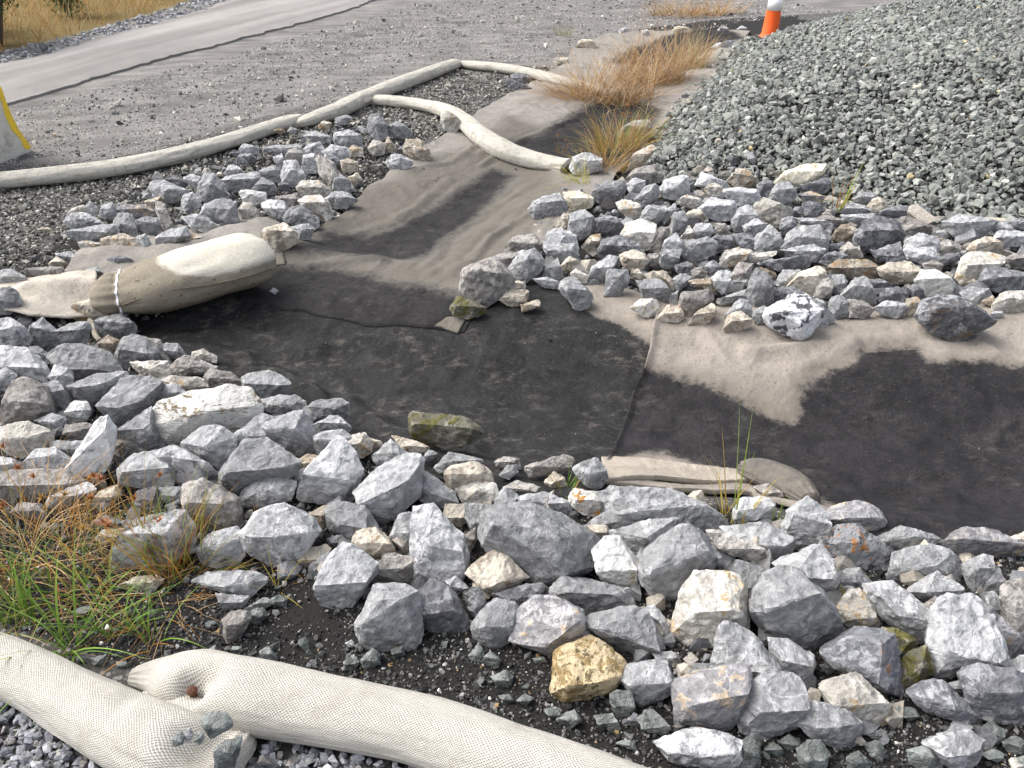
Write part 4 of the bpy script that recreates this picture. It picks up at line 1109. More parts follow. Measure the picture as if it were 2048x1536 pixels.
tag(sA, 'left white net-covered tube running off the left edge to its folded end', 'filter sock', 'net-covered filter socks')
sA2, _, _ = tube('filter_sock', M_NET, [(285, 1405), (340, 1425), (400, 1450), (450, 1470)], [.030, .046, .052, .03], cell=.0075, seed=8)
tag(sA2, 'short puckered net fold lying between the two near tubes', 'filter sock', 'net-covered filter socks')
sB, _, _ = tube('filter_sock', M_NET, [(268, 1352), (320, 1352), (372, 1362), (450, 1382), (560, 1403), (690, 1428), (800, 1450), (910, 1482), (1010, 1520), (1120, 1560), (1260, 1615), (1500, 1720)],
          [.024, .050, .078, .084, .083, .080, .080, .082, .084, .086, .088, .088], cell=.0075, seed=5, flatk=.82, wr=.045, dents=[((375, 1356), .030, .085), ((420, 1345), .03, .02), ((330, 1370), .03, .02)])
tag(sB, 'right white net-covered tube sloping down to the bottom edge', 'filter sock', 'net-covered filter socks')
far = [([(-120, 372), (0, 362), (120, 350), (240, 335), (350, 312), (450, 285), (540, 256), (592, 240), (604, 234)], [.068, .068, .070, .070, .072, .070, .066, .055, .02], 'long cream tube running in from the left edge of the yard'),
       ([(580, 252), (620, 240), (680, 218), (730, 196), (800, 168), (860, 146), (905, 130), (920, 126)], [.03, .062, .075, .080, .078, .076, .066, .03], 'cream tube between the left tube and the highest joint'),
       ([(912, 127), (940, 130), (1000, 136), (1060, 147), (1120, 163), (1180, 178), (1235, 192)], [.03, .052, .058, .060, .062, .066, .06], 'cream tube from the highest joint down into the tan grass'),
       ([(722, 204), (760, 201), (830, 208), (890, 222), (930, 245), (965, 275), (1010, 302), (1060, 320), (1110, 330), (1142, 335)], [.03, .056, .062, .070, .078, .082, .084, .080, .072, .070], 'middle cream tube curving over the fabric to a dark open end')]
for path, rad, lab in far:
    o, Cc, r_ = tube('filter_sock', M_SOCK, path, rad, seed=len(lab), nr=.02, wr=.06, flatk=.80); tag(o, lab, 'filter sock', 'cream filter socks in the yard')
# sock mouth and torn rim, both given the same near-black colour
endm = simple_mat('dark_sock_end', (.03, .03, .03), (.10, .095, .085), 60)
bm = bmesh.new(); e0 = Cc[-1] + np.array([.004, -.004, .0]); tgv = Vector(Cc[-1] - Cc[-4]).normalized(); sd = tgv.cross(Vector((0, 0, 1))).normalized(); up_ = sd.cross(tgv)
ring = [[], [], []]
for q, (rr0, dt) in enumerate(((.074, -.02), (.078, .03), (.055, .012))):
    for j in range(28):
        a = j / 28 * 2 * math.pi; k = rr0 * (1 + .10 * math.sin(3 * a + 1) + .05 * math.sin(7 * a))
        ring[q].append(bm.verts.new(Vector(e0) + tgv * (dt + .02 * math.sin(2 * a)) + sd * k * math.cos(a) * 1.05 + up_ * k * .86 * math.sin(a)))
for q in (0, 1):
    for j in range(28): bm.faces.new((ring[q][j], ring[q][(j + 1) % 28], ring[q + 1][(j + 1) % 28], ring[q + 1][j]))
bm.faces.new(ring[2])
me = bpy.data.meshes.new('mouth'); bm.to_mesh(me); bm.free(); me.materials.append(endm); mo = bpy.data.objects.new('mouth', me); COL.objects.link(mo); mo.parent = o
mo.matrix_parent_inverse = Matrix.Translation(-o.location)
# rusty stake through the right near tube
q = hit([(374, 1352)], .15)[0]; q[2] -= .062; st = empty('metal_stake', q); tag(st, 'rusty stake head sunk in the puckered start of the right near tube', 'stake')
rust = simple_mat('rusty_iron', (.05, .02, .012), (.16, .065, .035), 90, .8, .002)
bm = bmesh.new(); bmesh.ops.create_cone(bm, cap_ends=True, segments=14, radius1=.008, radius2=.009, depth=.16, matrix=Matrix.Translation((0, 0, -.078)))
me = bpy.data.meshes.new('shaft'); bm.to_mesh(me); bm.free(); me.materials.append(rust); o_ = bpy.data.objects.new('shaft', me); COL.objects.link(o_); o_.parent = st
bm = bmesh.new(); bmesh.ops.create_uvsphere(bm, u_segments=14, v_segments=8, radius=.013)
for v in bm.verts: v.co.z *= .75; v.co += Vector((0, 0, .006)) + v.co * .12 * noise.noise(v.co * 200)
me = bpy.data.meshes.new('head'); bm.to_mesh(me); bm.free(); me.materials.append(rust); o_ = bpy.data.objects.new('head', me); COL.objects.link(o_); o_.parent = st

# ---------------------------------------------------------------- strapped bag
bag = empty('strapped_bag', hit([(360, 600)])[0])
def bag_soil(V, t, a, n, m):
    s = (t / t[-1])[:, None] + 0 * a[None, :]; h = np.sin(a)[None, :] * np.ones((n, 1)); side = np.cos(a)[None, :]
    v = 1.0 - .95 * sstep(.55, .88, s + .26 * h) + .85 * sstep(.70, -.1, h)
    return np.concatenate([v.ravel(), [v[0, 0], v[-1, 0]]])
BP = [(206, 594), (222, 591), (246, 588), (315, 572), (385, 552), (450, 534), (492, 522), (508, 519)]
body, Cc, r_ = tube('body', bag_mat(), BP, [.085, .120, .124, .160, .168, .166, .162, .145], seed=17, flatk=.82, wr=.05, off=.02, attr=bag_soil, nr=.01, pleat=.09)
mw = body.matrix_world.copy(); body.parent = bag; body.location = Vector(body.location) - Vector(bag.location)
plast = simple_mat('white_plastic', (.66, .68, .70), (.78, .80, .82), 20, .4, .0005)
BV = np.array([v.co[:] for v in body.data.vertices]) + np.array(body.location)[None] + np.array(bag.location)[None]; NRG = 57; i0 = int(len(Cc) * .13)
bm = bmesh.new(); prev = None
for j in range(57):
    a = 2 * math.pi * (j % 56) / 56; ii = i0 + 2.2 * math.sin(a + .6) + 2; lo = int(ii); f_ = ii - lo
    p = Vector(BV[lo * NRG + j % 56] * (1 - f_) + BV[(lo + 1) * NRG + j % 56] * f_); cc_ = Vector(Cc[lo]); nn = (p - cc_).normalized(); tg = Vector(Cc[lo + 2] - Cc[lo - 2]).normalized()
    cur = [bm.verts.new(p - nn * .004 + tg * .0045), bm.verts.new(p + nn * .005 + tg * .0045), bm.verts.new(p + nn * .005 - tg * .0045), bm.verts.new(p - nn * .004 - tg * .0045)]
    if prev:
        for k in range(4): bm.faces.new((prev[k], prev[(k + 1) % 4], cur[(k + 1) % 4], cur[k]))
    prev = cur
bmesh.ops.recalc_face_normals(bm, faces=bm.faces[:])
me = bpy.data.meshes.new('strap'); bm.to_mesh(me); bm.free(); me.materials.append(plast); o = bpy.data.objects.new('strap', me); COL.objects.link(o); o.parent = bag; o.location = -Vector(bag.location)
# stitched seam along the side facing the camera: a thin raised cord
seamm = simple_mat('seam_thread', (.10, .08, .06), (.19, .16, .12), 80, .95)
bm = bmesh.new(); prev = None; na, nb = int(len(Cc) * .14), int(len(Cc) * .97)
for i in range(na, nb, 2):
    tg = Vector(Cc[min(i + 1, len(Cc) - 1)] - Cc[i - 1]).normalized(); sd = tg.cross(Vector((0, 0, 1))).normalized(); up_ = sd.cross(tg)
    f = (i - na) / (nb - na); a = R(-2 + 10 * math.sin(f * 5) + 14 * f); k = r_[i] * 1.015; c = Vector(Cc[i]) + sd * k * 1.06 * math.cos(a) + up_ * k * .8 * math.sin(a)
    cur = [bm.verts.new(c + up_ * .004 * math.cos(b) + sd * .004 * math.sin(b)) for b in np.linspace(0, 2 * math.pi, 7)[:-1]]
    if prev:
        for k2 in range(6): bm.faces.new((prev[k2], prev[(k2 + 1) % 6], cur[(k2 + 1) % 6], cur[k2]))
    prev = cur
me = bpy.data.meshes.new('seam'); bm.to_mesh(me); bm.free(); me.materials.append(seamm); o = bpy.data.objects.new('seam', me); COL.objects.link(o); o.parent = bag; o.location = -Vector(bag.location)
tag(bag, 'stuffed geotextile bag cinched with a white plastic strap, bright right end', 'bag')
# rolled fabric edge near the grass sprig
rl, _, _ = tube('geotextile_roll', M_LIP, [(1486, 935), (1510, 940), (1550, 955), (1590, 975), (1622, 1000)], [.030, .050, .058, .055, .030], seed=31, flatk=.85, wr=.07, nr=.008, off=.03)
tag(rl, 'thick rolled end of tan fabric beside the tall grass sprig', 'fabric roll')
# old hose end poking out of the left pile
hs, _, _ = tube('hose_piece', simple_mat('pale_rubber', (.22, .20, .16), (.36, .33, .27), 40), [(178, 640), (188, 650), (190, 668), (200, 682)], [.010, .011, .011, .010], seed=2, flatk=1, off=.05, nr=.006, wr=.02)
tag(hs, 'short curled pale hose piece in the rocks below the strapped bag', 'hose')

# ---------------------------------------------------------------- traffic cone
cp = np.append(flat([(1537, 80)])[0], 0.); cp[2] = float(H(cp[0], cp[1])); cone = empty('traffic_cone', cp); cone.rotation_euler = (0, R(1.5), 0)
tag(cone, 'slim orange traffic cone with white band standing behind the gravel heap', 'traffic cone')
om = simple_mat('orange_plastic', (.80, .10, .015), (.92, .14, .02), 30, .5, .0005, (.35, .10, .05), .25, 14)
wm = simple_mat('white_reflective', (.78, .78, .77), (.85, .85, .84), 50, .4, .0003); bkm = simple_mat('black_rubber', (.02, .02, .02), (.04, .04, .04), 40)
def lathe(name, prof, mat, parent, seg=40):
    bm = bmesh.new(); prev = None
    for (r, z) in prof:
        cur = [bm.verts.new((r * math.cos(a), r * math.sin(a), z)) for a in np.linspace(0, 2 * math.pi, seg, endpoint=False)]
        if prev:
            for j in range(seg): bm.faces.new((prev[j], prev[(j + 1) % seg], cur[(j + 1) % seg], cur[j]))
        prev = cur
    bm.faces.new(prev); me = bpy.data.meshes.new(name); bm.to_mesh(me); bm.free(); me.materials.append(mat)
    for p in me.polygons: p.use_smooth = len(p.vertices) == 4
    o = bpy.data.objects.new(name, me); COL.objects.link(o); o.parent = parent; return o
rc = lambda z: .098 - .045 * z
lathe('body', [(.12, .03), (.11, .045), (rc(.07), .07), (rc(.3), .3), (rc(.6), .6), (rc(.95), .95), (rc(1.0) * .9, 1.0), (.022, 1.02), (.022, 1.06), (.03, 1.075), (.02, 1.09)], om, cone)
CZ = float(CAM_H + ray([(1541, 20)])[0, 2] * cp[1] / ray([(1541, 20)])[0, 1] - cp[2])
print('CZ', CZ)
for z in (CZ, CZ + .24): lathe('reflective_band', [(rc(z), z), (rc(z) + .003, z), (rc(z + .15) + .003, z + .15), (rc(z + .15), z + .15)], wm, cone)
bm = bmesh.new(); bmesh.ops.create_cone(bm, cap_ends=True, segments=8, radius1=.22, radius2=.20, depth=.035, matrix=Matrix.Translation((0, 0, .0175)) @ Matrix.Rotation(R(22.5), 4, 'Z'))
me = bpy.data.meshes.new('base'); bm.to_mesh(me); bm.free(); me.materials.append(bkm); o = bpy.data.objects.new('base', me); COL.objects.link(o); o.parent = cone

# ---------------------------------------------------------------- concrete barrier
pa, pb = flat([(0, 326), (65, 300)]); dv = Vector((pb[0] - pa[0], pb[1] - pa[1], 0)).normalized(); ex = Vector((-dv.y, dv.x, 0)) * 1.0
def on_end(px):                                # where a view ray meets the upright plane of the barrier's end
    d = ray([px])[0]; nx, ny = -dv.y, dv.x; k_ = (pb[0] * nx + pb[1] * ny) / (d[0] * nx + d[1] * ny); q_ = d * k_
    return (.42 + (q_[0] - pb[0]) * dv.x + (q_[1] - pb[1]) * dv.y, q_[2] + CAM_H)
half = [(.42, 0), (.42, .03)] + [on_end(p) for p in ((59, 286), (49, 273), (36, 253), (22, 226), (12, 200), (2, 172))]
half.append((half[-1][0] * .55, .85)); print('PROFILE', half)
cen = Vector((pb[0], pb[1], 0)) - dv * .42; cen.z = float(H(cen.x, cen.y)) - .01
bar = empty('concrete_barrier', cen); tag(bar, 'concrete road barrier end with yellow painted edge at the left picture edge', 'barrier')
conc = simple_mat('barrier_concrete', (.52, .50, .44), (.64, .62, .56), 12, .9, .003, (.20, .17, .11), .6, 5)
yel = simple_mat('yellow_paint', (.78, .52, .03), (.85, .60, .06), 20, .6, .001, (.35, .30, .15), .8, 22)
prof = [(x, z) for x, z in half] + [(-x, z) for x, z in half[::-1]]
bm = bmesh.new(); f0 = [bm.verts.new(dv * x + Vector((0, 0, z))) for x, z in prof]; f1 = [bm.verts.new(dv * x + Vector((0, 0, z)) + ex * 3.0) for x, z in prof]
bm.faces.new(f0); bm.faces.new(f1[::-1]); nP = len(prof)
for j in range(nP): bm.faces.new((f0[j], f1[j], f1[(j + 1) % nP], f0[(j + 1) % nP]))
bmesh.ops.recalc_face_normals(bm, faces=bm.faces[:]); bmesh.ops.bevel(bm, geom=[e for e in bm.edges if e.calc_face_angle(0) > R(40)], offset=.008, segments=2, affect='EDGES')
me = bpy.data.meshes.new('body'); bm.to_mesh(me); bm.free(); me.materials.append(conc); o = bpy.data.objects.new('body', me); COL.objects.link(o); o.parent = bar
bm = bmesh.new(); H2 = [(x, z) for x, z in half[1:]]; ins = []
pts3 = [Vector((x, z)) for x, z in H2]
prev = None
for j, p in enumerate(pts3):
    wv = .055 + .012 * math.sin(j * 2.3); q2 = Vector((p.x - wv, p.y)); p2 = Vector((p.x - .004, p.y))
    cur = []
    for e in (0.0005, -.003):
        for s_ in (p2, q2): cur.append(bm.verts.new(dv * s_.x + Vector((0, 0, s_.y)) + ex * e))
    if prev:
        for k4 in ((0, 1, 3, 2),): 
            idx4 = (0, 1, 3, 2)
            for a_ in range(4): bm.faces.new((prev[idx4[a_]], prev[idx4[(a_ + 1) % 4]], cur[idx4[(a_ + 1) % 4]], cur[idx4[a_]]))
    else: bm.faces.new((cur[0], cur[1], cur[3], cur[2]))
    prev = cur
bmesh.ops.recalc_face_normals(bm, faces=bm.faces[:]); me = bpy.data.meshes.new('painted_edge'); bm.to_mesh(me); bm.free(); me.materials.append(yel); o = bpy.data.objects.new('painted_edge', me); COL.objects.link(o); o.parent = bar

# ---------------------------------------------------------------- crushed stone, one mesh per bed
def stone_shapes(n, seed, flatn=.7):
    out = []; rd = random.Random(seed)
    for _ in range(n):
        pts = []
        for i in range(11):
            v = Vector((rd.gauss(0, 1), rd.gauss(0, 1), rd.gauss(0, 1))).normalized(); pts.append(Vector((v.x * rd.uniform(.75, 1.1), v.y * rd.uniform(.6, .95), v.z * rd.uniform(.5, .8) * flatn / .7)))
        bm = hull(pts); bmesh.ops.triangulate(bm, faces=bm.faces[:]); bm.verts.index_update()
        out.append((np.array([v.co[:] for v in bm.verts]), np.array([[v.index for v in f.verts] for f in bm.faces]))); bm.free()
    return out
SH = stone_shapes(24, 5)
def rotm(n, tilt=1.):
    a = rng.uniform(0, 2 * math.pi, n); b = rng.normal(0, .5 * tilt, n); c = rng.normal(0, .5 * tilt, n)
    ca, sa, cb, sb, cc, sc = np.cos(a), np.sin(a), np.cos(b), np.sin(b), np.cos(c), np.sin(c)
    Rz = np.zeros((n, 3, 3)); Rz[:, 0, 0] = ca; Rz[:, 0, 1] = -sa; Rz[:, 1, 0] = sa; Rz[:, 1, 1] = ca; Rz[:, 2, 2] = 1
    Rx = np.zeros((n, 3, 3)); Rx[:, 0, 0] = 1; Rx[:, 1, 1] = cb; Rx[:, 1, 2] = -sb; Rx[:, 2, 1] = sb; Rx[:, 2, 2] = cb
    Ry = np.zeros((n, 3, 3)); Ry[:, 1, 1] = 1; Ry[:, 0, 0] = cc; Ry[:, 0, 2] = sc; Ry[:, 2, 0] = -sc; Ry[:, 2, 2] = cc
    return Rx @ Ry @ Rz
def scatter(name, P, size, colr, tilt=1., mat=M_STONES):
    n = len(P); k = rng.integers(0, len(SH), n); Rm = rotm(n, tilt); Vs, Fs, Cs = [], [], []; base = 0
    for s in range(len(SH)):
        w_ = np.where(k == s)[0]
        if not len(w_): continue
        v, f = SH[s]; V = np.einsum('nij,vj->nvi', Rm[w_], v) * size[w_][:, None, None] + P[w_][:, None]
        Vs.append(V.reshape(-1, 3)); Fs.append((f[None] + (np.arange(len(w_)) * len(v))[:, None, None] + base).reshape(-1, 3)); Cs.append(np.repeat(colr[w_], len(v), 0)); base += len(w_) * len(v)
    return mesh_np(name, np.vstack(Vs), np.vstack(Fs), mat, col=np.vstack(Cs))
def inside(poly, dens, keep=None, bounds=None):
    P = np.asarray(poly); x0, y0 = P.min(0); x1, y1 = P.max(0)
    if bounds: x0, x1, y0, y1 = max(x0, bounds[0]), min(x1, bounds[1]), max(y0, bounds[2]), min(y1, bounds[3])
    n = int((x1 - x0) * (y1 - y0) * dens); X = rng.uniform(x0, x1, n); Y = rng.uniform(y0, y1, n)
    k = sdpoly(X, Y, P) > 0
    k &= np.abs(X) < .75 * Y + 1.1
    X, Y = X[k], Y[k]; return X, Y
def cols(n, pal, var=.18):
    pal = np.array([p[:3] for p in pal], float); wts = None
    return pal[rng.integers(0, len(pal), n)] * (1 + rng.normal(0, var, n))[:, None].clip(.45, 1.7)
GG = [(q[0] * 1.27, q[1] * 1.235, q[2] * 1.21) for q in [(.145, .158, .145), (.17, .185, .17), (.12, .13, .12), (.20, .215, .20), (.155, .165, .16), (.185, .20, .18), (.24, .255, .24), (.13, .14, .135), (.165, .175, .16)]]
# grey-green heap, spilling a little past its foot
MOUNDX = flat([(1262, 362), (1288, 292), (1368, 188), (1445, 104), (1490, 78), (1560, 74), (1640, 56), (1800, 36), (2100, 12), (2500, -4), (3600, -4), (4200, 300), (2700, 540), (2048, 500), (1800, 460), (1600, 410), (1420, 380)])
X, Y = inside(MOUNDX, 1400, bounds=(-2, 13, 0, 16)); k = rng.random(len(X)) < np.where(Y > 9, .75, 1.); X, Y = X[k], Y[k]
X2, Y2 = inside(flat([(1262, 362), (1330, 300), (2700, 400), (2700, 540), (2048, 500), (1800, 460), (1600, 410), (1420, 380)]), 900); X = np.concatenate([X, X2]); Y = np.concatenate([Y, Y2])
n = len(X); sz = np.exp(rng.normal(math.log(.0265), .26, n)) * (1 + .0 * Y); P = np.column_stack([X, Y, H(X, Y) + sz * rng.uniform(.1, .8, n)])
C_ = cols(n, GG) * (1 + .13 * fbm(X, Y, 1.1, 3, 90))[:, None]; sm = rng.random(n) < .25; sz[sm] *= .55; odd = rng.random(n) < .004; C_[odd] = (.42, .34, .20)
gp = scatter('gravel_heap', P, sz, C_, 1.1); tag(gp, 'heap of grey-green crushed stone filling the upper right', 'gravel', kind='stuff')
# blue-grey gravel below the near tubes
NG = [flat([(-400, 1380), (-60, 1360), (40, 1410), (130, 1465), (230, 1540), (420, 1560), (520, 1490), (640, 1500), (830, 1545), (1000, 1600), (900, 1900), (-600, 1900)])]
BG = [(.22, .225, .245), (.28, .285, .31), (.18, .185, .20), (.34, .345, .37), (.25, .25, .27), (.30, .28, .26), (.42, .42, .43), (.20, .21, .20)]
X, Y = inside(NG[0], 7000); n = len(X); sz = np.exp(rng.normal(math.log(.0125), .28, n)); P = np.column_stack([X, Y, H(X, Y) + sz * rng.uniform(.0, 1.3, n)])
tag(scatter('gravel_bed', P, sz, cols(n, BG)), 'blue-grey gravel in the lower left corner', 'gravel', kind='stuff')
# soil grit and pebbles
def grit(name, polys, specs, lab):
    Ps, Ss, Cs = [], [], []
    for poly, bnd in polys:
        for dens, s0, sv, pal, bur in specs:
            X, Y = inside(poly, dens, bounds=bnd); n = len(X)
            cl = fbm(X, Y, 3.5, 3, 77); k = rng.random(n) < sstep(-1.5, .3, cl) ; X, Y = X[k], Y[k]; n = len(X)
            sz = np.exp(rng.normal(math.log(s0), sv, n)); Ps.append(np.column_stack([X, Y, H(X, Y) + sz * rng.uniform(-.2, bur, n)])); Ss.append(sz); Cs.append(cols(n, pal))
    o = scatter(name, np.vstack(Ps), np.concatenate(Ss), np.vstack(Cs)); tag(o, lab, 'grit', kind='stuff')
DK = [(.035, .034, .033), (.06, .058, .055), (.09, .09, .088), (.03, .03, .03), (.13, .13, .128), (.05, .048, .045), (.20, .195, .185)]
LT = [(.30, .29, .27), (.42, .40, .36), (.17, .17, .165), (.22, .21, .19), (.36, .25, .12), (.55, .54, .51), (.12, .12, .12), (.10, .10, .095)]
grit('soil_grit', [(SOIL[0], (-3, 3, .5, 4.2))], [(9000, .0035, .3, DK, .8), (2600, .006, .35, DK, .8), (3200, .0026, .35, LT, .9), (600, .006, .4, LT, .8), (420, .012, .3, DK + [(.11, .12, .115)] * 3, .6)], 'fine stones scattered over the dark soil between the rocks')
grit('yard_grit', [(flat([(-500, 560), (0, 560), (150, 440), (330, 360), (480, 290), (600, 250), (740, 240), (880, 280), (1000, 200), (1150, 130), (900, 140), (700, 205), (560, 250), (350, 310), (100, 350), (-400, 380)]), (-6, 2, 2.5, 9)),
     (SOIL[1], (-6, 2, 2.5, 9))], [(3400, .0085, .4, [(.16, .155, .14), (.09, .088, .08), (.30, .285, .25), (.06, .058, .052), (.46, .44, .39), (.12, .115, .10)], .6), (260, .020, .3, [(.12, .12, .115), (.20, .195, .18), (.30, .28, .24), (.09, .09, .09)], .5)], 'coarse grit and pebbles around the left rock pile')
YG = flat([(-900, 400), (-300, 330), (0, 235), (300, 150), (700, 45), (900, -10), (1300, -20), (1700, 22), (1480, 45), (1270, 90), (1160, 128), (920, 118), (730, 190), (600, 225), (350, 300), (100, 340), (-300, 370)])
grit('yard_gravel', [(YG, (-7, 6, 4, 14))], [(1100, .0065, .4, [(.55, .54, .51), (.30, .295, .29), (.20, .195, .19), (.14, .135, .13), (.40, .39, .37), (.24, .235, .23)], .5), (40, .018, .4, [(.10, .10, .10), (.28, .27, .26), (.42, .40, .35)], .5)], 'fine grey gravel spread over the compacted yard')
SHD = flat([(-900, 398), (-300, 216), (0, 134), (102, 112), (307, 58), (478, 2), (560, -26), (420, -12), (376, 5), (273, 38), (154, 70), (60, 92), (0, 105), (-300, 185), (-900, 340)])
grit('shoulder_gravel', [(SHD, (-12, 0, 6, 22))], [(380, .022, .3, [(.34, .345, .36), (.26, .265, .28), (.44, .44, .45), (.20, .20, .21)], .7)], 'pale gravel along the far road shoulder')
Ps, Ss, Cs = [], [], []
for poly, off, dens in ((onsurf([(560, 520), (900, 480), (1080, 400), (1130, 350), (1010, 330), (880, 290), (700, 440)]), .025, 260), (onsurf([(330, 700), (480, 640), (880, 670), (1250, 640), (1270, 700), (1190, 930), (900, 880), (640, 790)]), .018, 800), (onsurf([(1320, 680), (2100, 700), (2150, 1060), (1700, 1010), (1260, 900)]), .027, 420)):
    X, Y = inside(poly, dens); k = rng.random(len(X)) < sstep(-.2, 1.2, fbm(X, Y, 3., 3, 33)); X, Y = X[k], Y[k]; n = len(X); sz = np.exp(rng.normal(math.log(.0032), .4, n))
    Ps.append(np.column_stack([X, Y, relief(X, Y, off, .014, 2) + sz * .3])); Ss.append(sz); Cs.append(cols(n, [(.02, .02, .02), (.035, .033, .03), (.028, .027, .025), (.05, .045, .04), (.15, .14, .13), (.30, .28, .25)]))
tag(scatter('fabric_crumbs', np.vstack(Ps), np.concatenate(Ss), np.vstack(Cs)), 'dark crumbs of soil and grit lying on the fabric sheets', 'grit', kind='stuff')
# stones tucked between the riprap: gap filler of middling size
RIP = [flat([(-100, 640), (300, 650), (400, 720), (560, 800), (700, 860), (760, 920), (1000, 985), (1230, 985), (1640, 1060), (2150, 1120), (2300, 1500), (1500, 1500), (1230, 1290), (950, 1250), (640, 1190), (420, 1090), (160, 1000), (-100, 1000)]),
       flat([(1080, 400), (1200, 370), (1450, 340), (1560, 370), (1800, 430), (2150, 480), (2150, 615), (1600, 620), (1200, 590), (1050, 520)]),
       flat([(150, 440), (300, 360), (480, 300), (640, 255), (820, 260), (850, 310), (740, 330), (700, 420), (620, 480), (420, 480), (200, 480)])]
Ps, Ss, Cs = [], [], []
for poly, dn, s0 in ((RIP[0], 120, .040), (RIP[0], 160, .022), (RIP[1], 150, .042), (RIP[1], 200, .022), (RIP[2], 80, .033), (RIP[2], 150, .018)):
    X, Y = inside(poly, dn); n = len(X); sz = np.exp(rng.normal(math.log(s0), .3, n)); Ps.append(np.column_stack([X, Y, H(X, Y) + sz * .25])); Ss.append(sz)
    Cs.append(cols(n, [(.16, .163, .168), (.24, .243, .25), (.11, .112, .118), (.27, .25, .225), (.14, .14, .14), (.36, .33, .28)]))
tag(scatter('rock_chips', np.vstack(Ps), np.concatenate(Ss), np.vstack(Cs), 1.2), 'small broken stones filling the gaps between the rocks', 'rocks', kind='stuff')

# ---------------------------------------------------------------- grass
def blades(specs):
    """specs: (base xyz, azimuth, lean, length, width, droop, rgb) -> V, F, C"""
    V, F, C = [], [], []; S = 7
    for (b, az, lean, ln, wd, droop, rgb) in specs:
        d = np.array([math.cos(az), math.sin(az), 0]); sd = np.array([-math.sin(az), math.cos(az), 0]); p = np.array(b, float); th = lean; n0 = len(V); stp = ln / S; tw = random.uniform(-1.2, 1.2)
        sd = sd * math.cos(tw) + d * math.sin(tw)
        for j in range(S + 1):
            w_ = wd * (1 - (j / S) ** 1.6) * .5 + .0002; V += [p - sd * w_, p + sd * w_]
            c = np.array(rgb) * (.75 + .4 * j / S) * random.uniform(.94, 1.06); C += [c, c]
            if j < S: F.append((n0 + 2 * j, n0 + 2 * j + 1, n0 + 2 * j + 3, n0 + 2 * j + 2))
            p = p + (d * math.sin(th) + np.array([0, 0, math.cos(th)])) * stp; th += droop / S
    return np.array(V), np.array(F), np.array(C)
GREEN = [(.13, .24, .035), (.20, .33, .05), (.09, .17, .03), (.26, .33, .07)]
TAN = [(.48, .32, .16), (.56, .39, .21), (.40, .24, .10), (.62, .48, .30), (.30, .17, .08), (.52, .34, .18)]
ORG = [(.45, .22, .04), (.52, .30, .07), (.36, .15, .04), (.40, .26, .09)]
MIXW = GREEN[:2] + ORG + [(.30, .30, .06)]
def tuft(px, n, spread, ln, pal, lab, wd=.0035, lean=(.05, .8), droop=(.3, 1.3), az=None, azs=math.pi, heads=0, headc=(.30, .13, .05), grp='weed tufts along the channel', squash=1., lnv=.35, name='grass_tuft', hz=0.):
    b = hit([px], hz)[0]; sp = []; 
    for i in range(n):
        r = spread * math.sqrt(random.random()); a = random.uniform(0, 2 * math.pi); x = b[0] + r * math.cos(a); y = b[1] + r * math.sin(a) * squash
        A = (a if az is None else az) + random.uniform(-azs, azs) * (.35 if az is None else 1)
        sp.append(((x, y, float(H(x, y)) + hz - .005), A, random.uniform(*lean), ln * random.uniform(1 - lnv, 1 + lnv), wd * random.uniform(.6, 1.3), random.uniform(*droop), random.choice(pal)))
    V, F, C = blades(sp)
    if heads:                                  # sedge flower heads: bursts of short spikelets on stems
        tips = []
        for i in range(heads):
            a = random.uniform(0, 6.28); r = spread * .5 * random.random(); h = ln * random.uniform(.8, 1.15); x = b[0] + r * math.cos(a) ; y = b[1] + r * math.sin(a); z0 = float(H(x, y)) + hz
            le = random.uniform(.05, .4); tips.append(((x, y, z0), a, le, h))
        s2_ = [(t_[0], t_[1], t_[2], t_[3], wd * .8, .15, (.34, .30, .08)) for t_ in tips]
        for (p0, a, le, h) in tips:
            p = np.array(p0); th = le
            for j in range(7): p = p + np.array([math.cos(a) * math.sin(th), math.sin(a) * math.sin(th), math.cos(th)]) * h / 7; th += .15 / 7
            for q_ in range(26): s2_.append((tuple(p), random.uniform(0, 6.28), random.uniform(.1, 1.5), random.uniform(.010, .026), .0035, .3, tuple(np.array(headc) * random.uniform(.6, 1.5))))
        V2, F2, C2 = blades(s2_); F = np.vstack([F, F2 + len(V)]); V = np.vstack([V, V2]); C = np.vstack([C, C2])
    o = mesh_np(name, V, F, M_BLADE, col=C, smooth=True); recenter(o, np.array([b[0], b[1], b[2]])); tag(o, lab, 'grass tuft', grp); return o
# tan bunches by the heap
tuft((1225, 205), 800, .38, .50, TAN, 'large tan dry grass clump leaning across the far fabric left of the heap', .0055, (.3, 1.45), (.1, 1.3), az=R(160), azs=3., squash=.7, lnv=.6)
tuft((1305, 170), 760, .34, .50, TAN, 'tallest pinkish dry grass clump below the orange cone', .0055, (.1, 1.3), (.1, 1.3), az=R(60), azs=4.5, squash=.7, lnv=.6)
tuft((1165, 205), 260, .22, .45, TAN + ORG, 'low tan grass tips spreading left over the far tube end', .0035, (.8, 1.35), (.1, .5), az=R(175), azs=.6)
tuft((1375, 140), 330, .2, .40, TAN + GREEN[:1], 'dry grass fringe against the upper left edge of the heap', .004, (.2, 1.0), (.2, .8), az=R(50), azs=1.4)
tuft((1235, 305), 420, .15, .32, ORG + TAN + GREEN[3:] * 2 + [(.38, .36, .08)] * 3, 'orange and green weeds right of the pool of wet fabric', .0035, (.1, 1.0), (.3, 1.1), heads=5, headc=(.38, .17, .06))
tuft((1205, 345), 180, .14, .26, ORG + TAN[:3] + GREEN[3:], 'yellow-green grass beside the open end of the middle far tube', .0035, (.3, 1.1), (.3, 1.0))
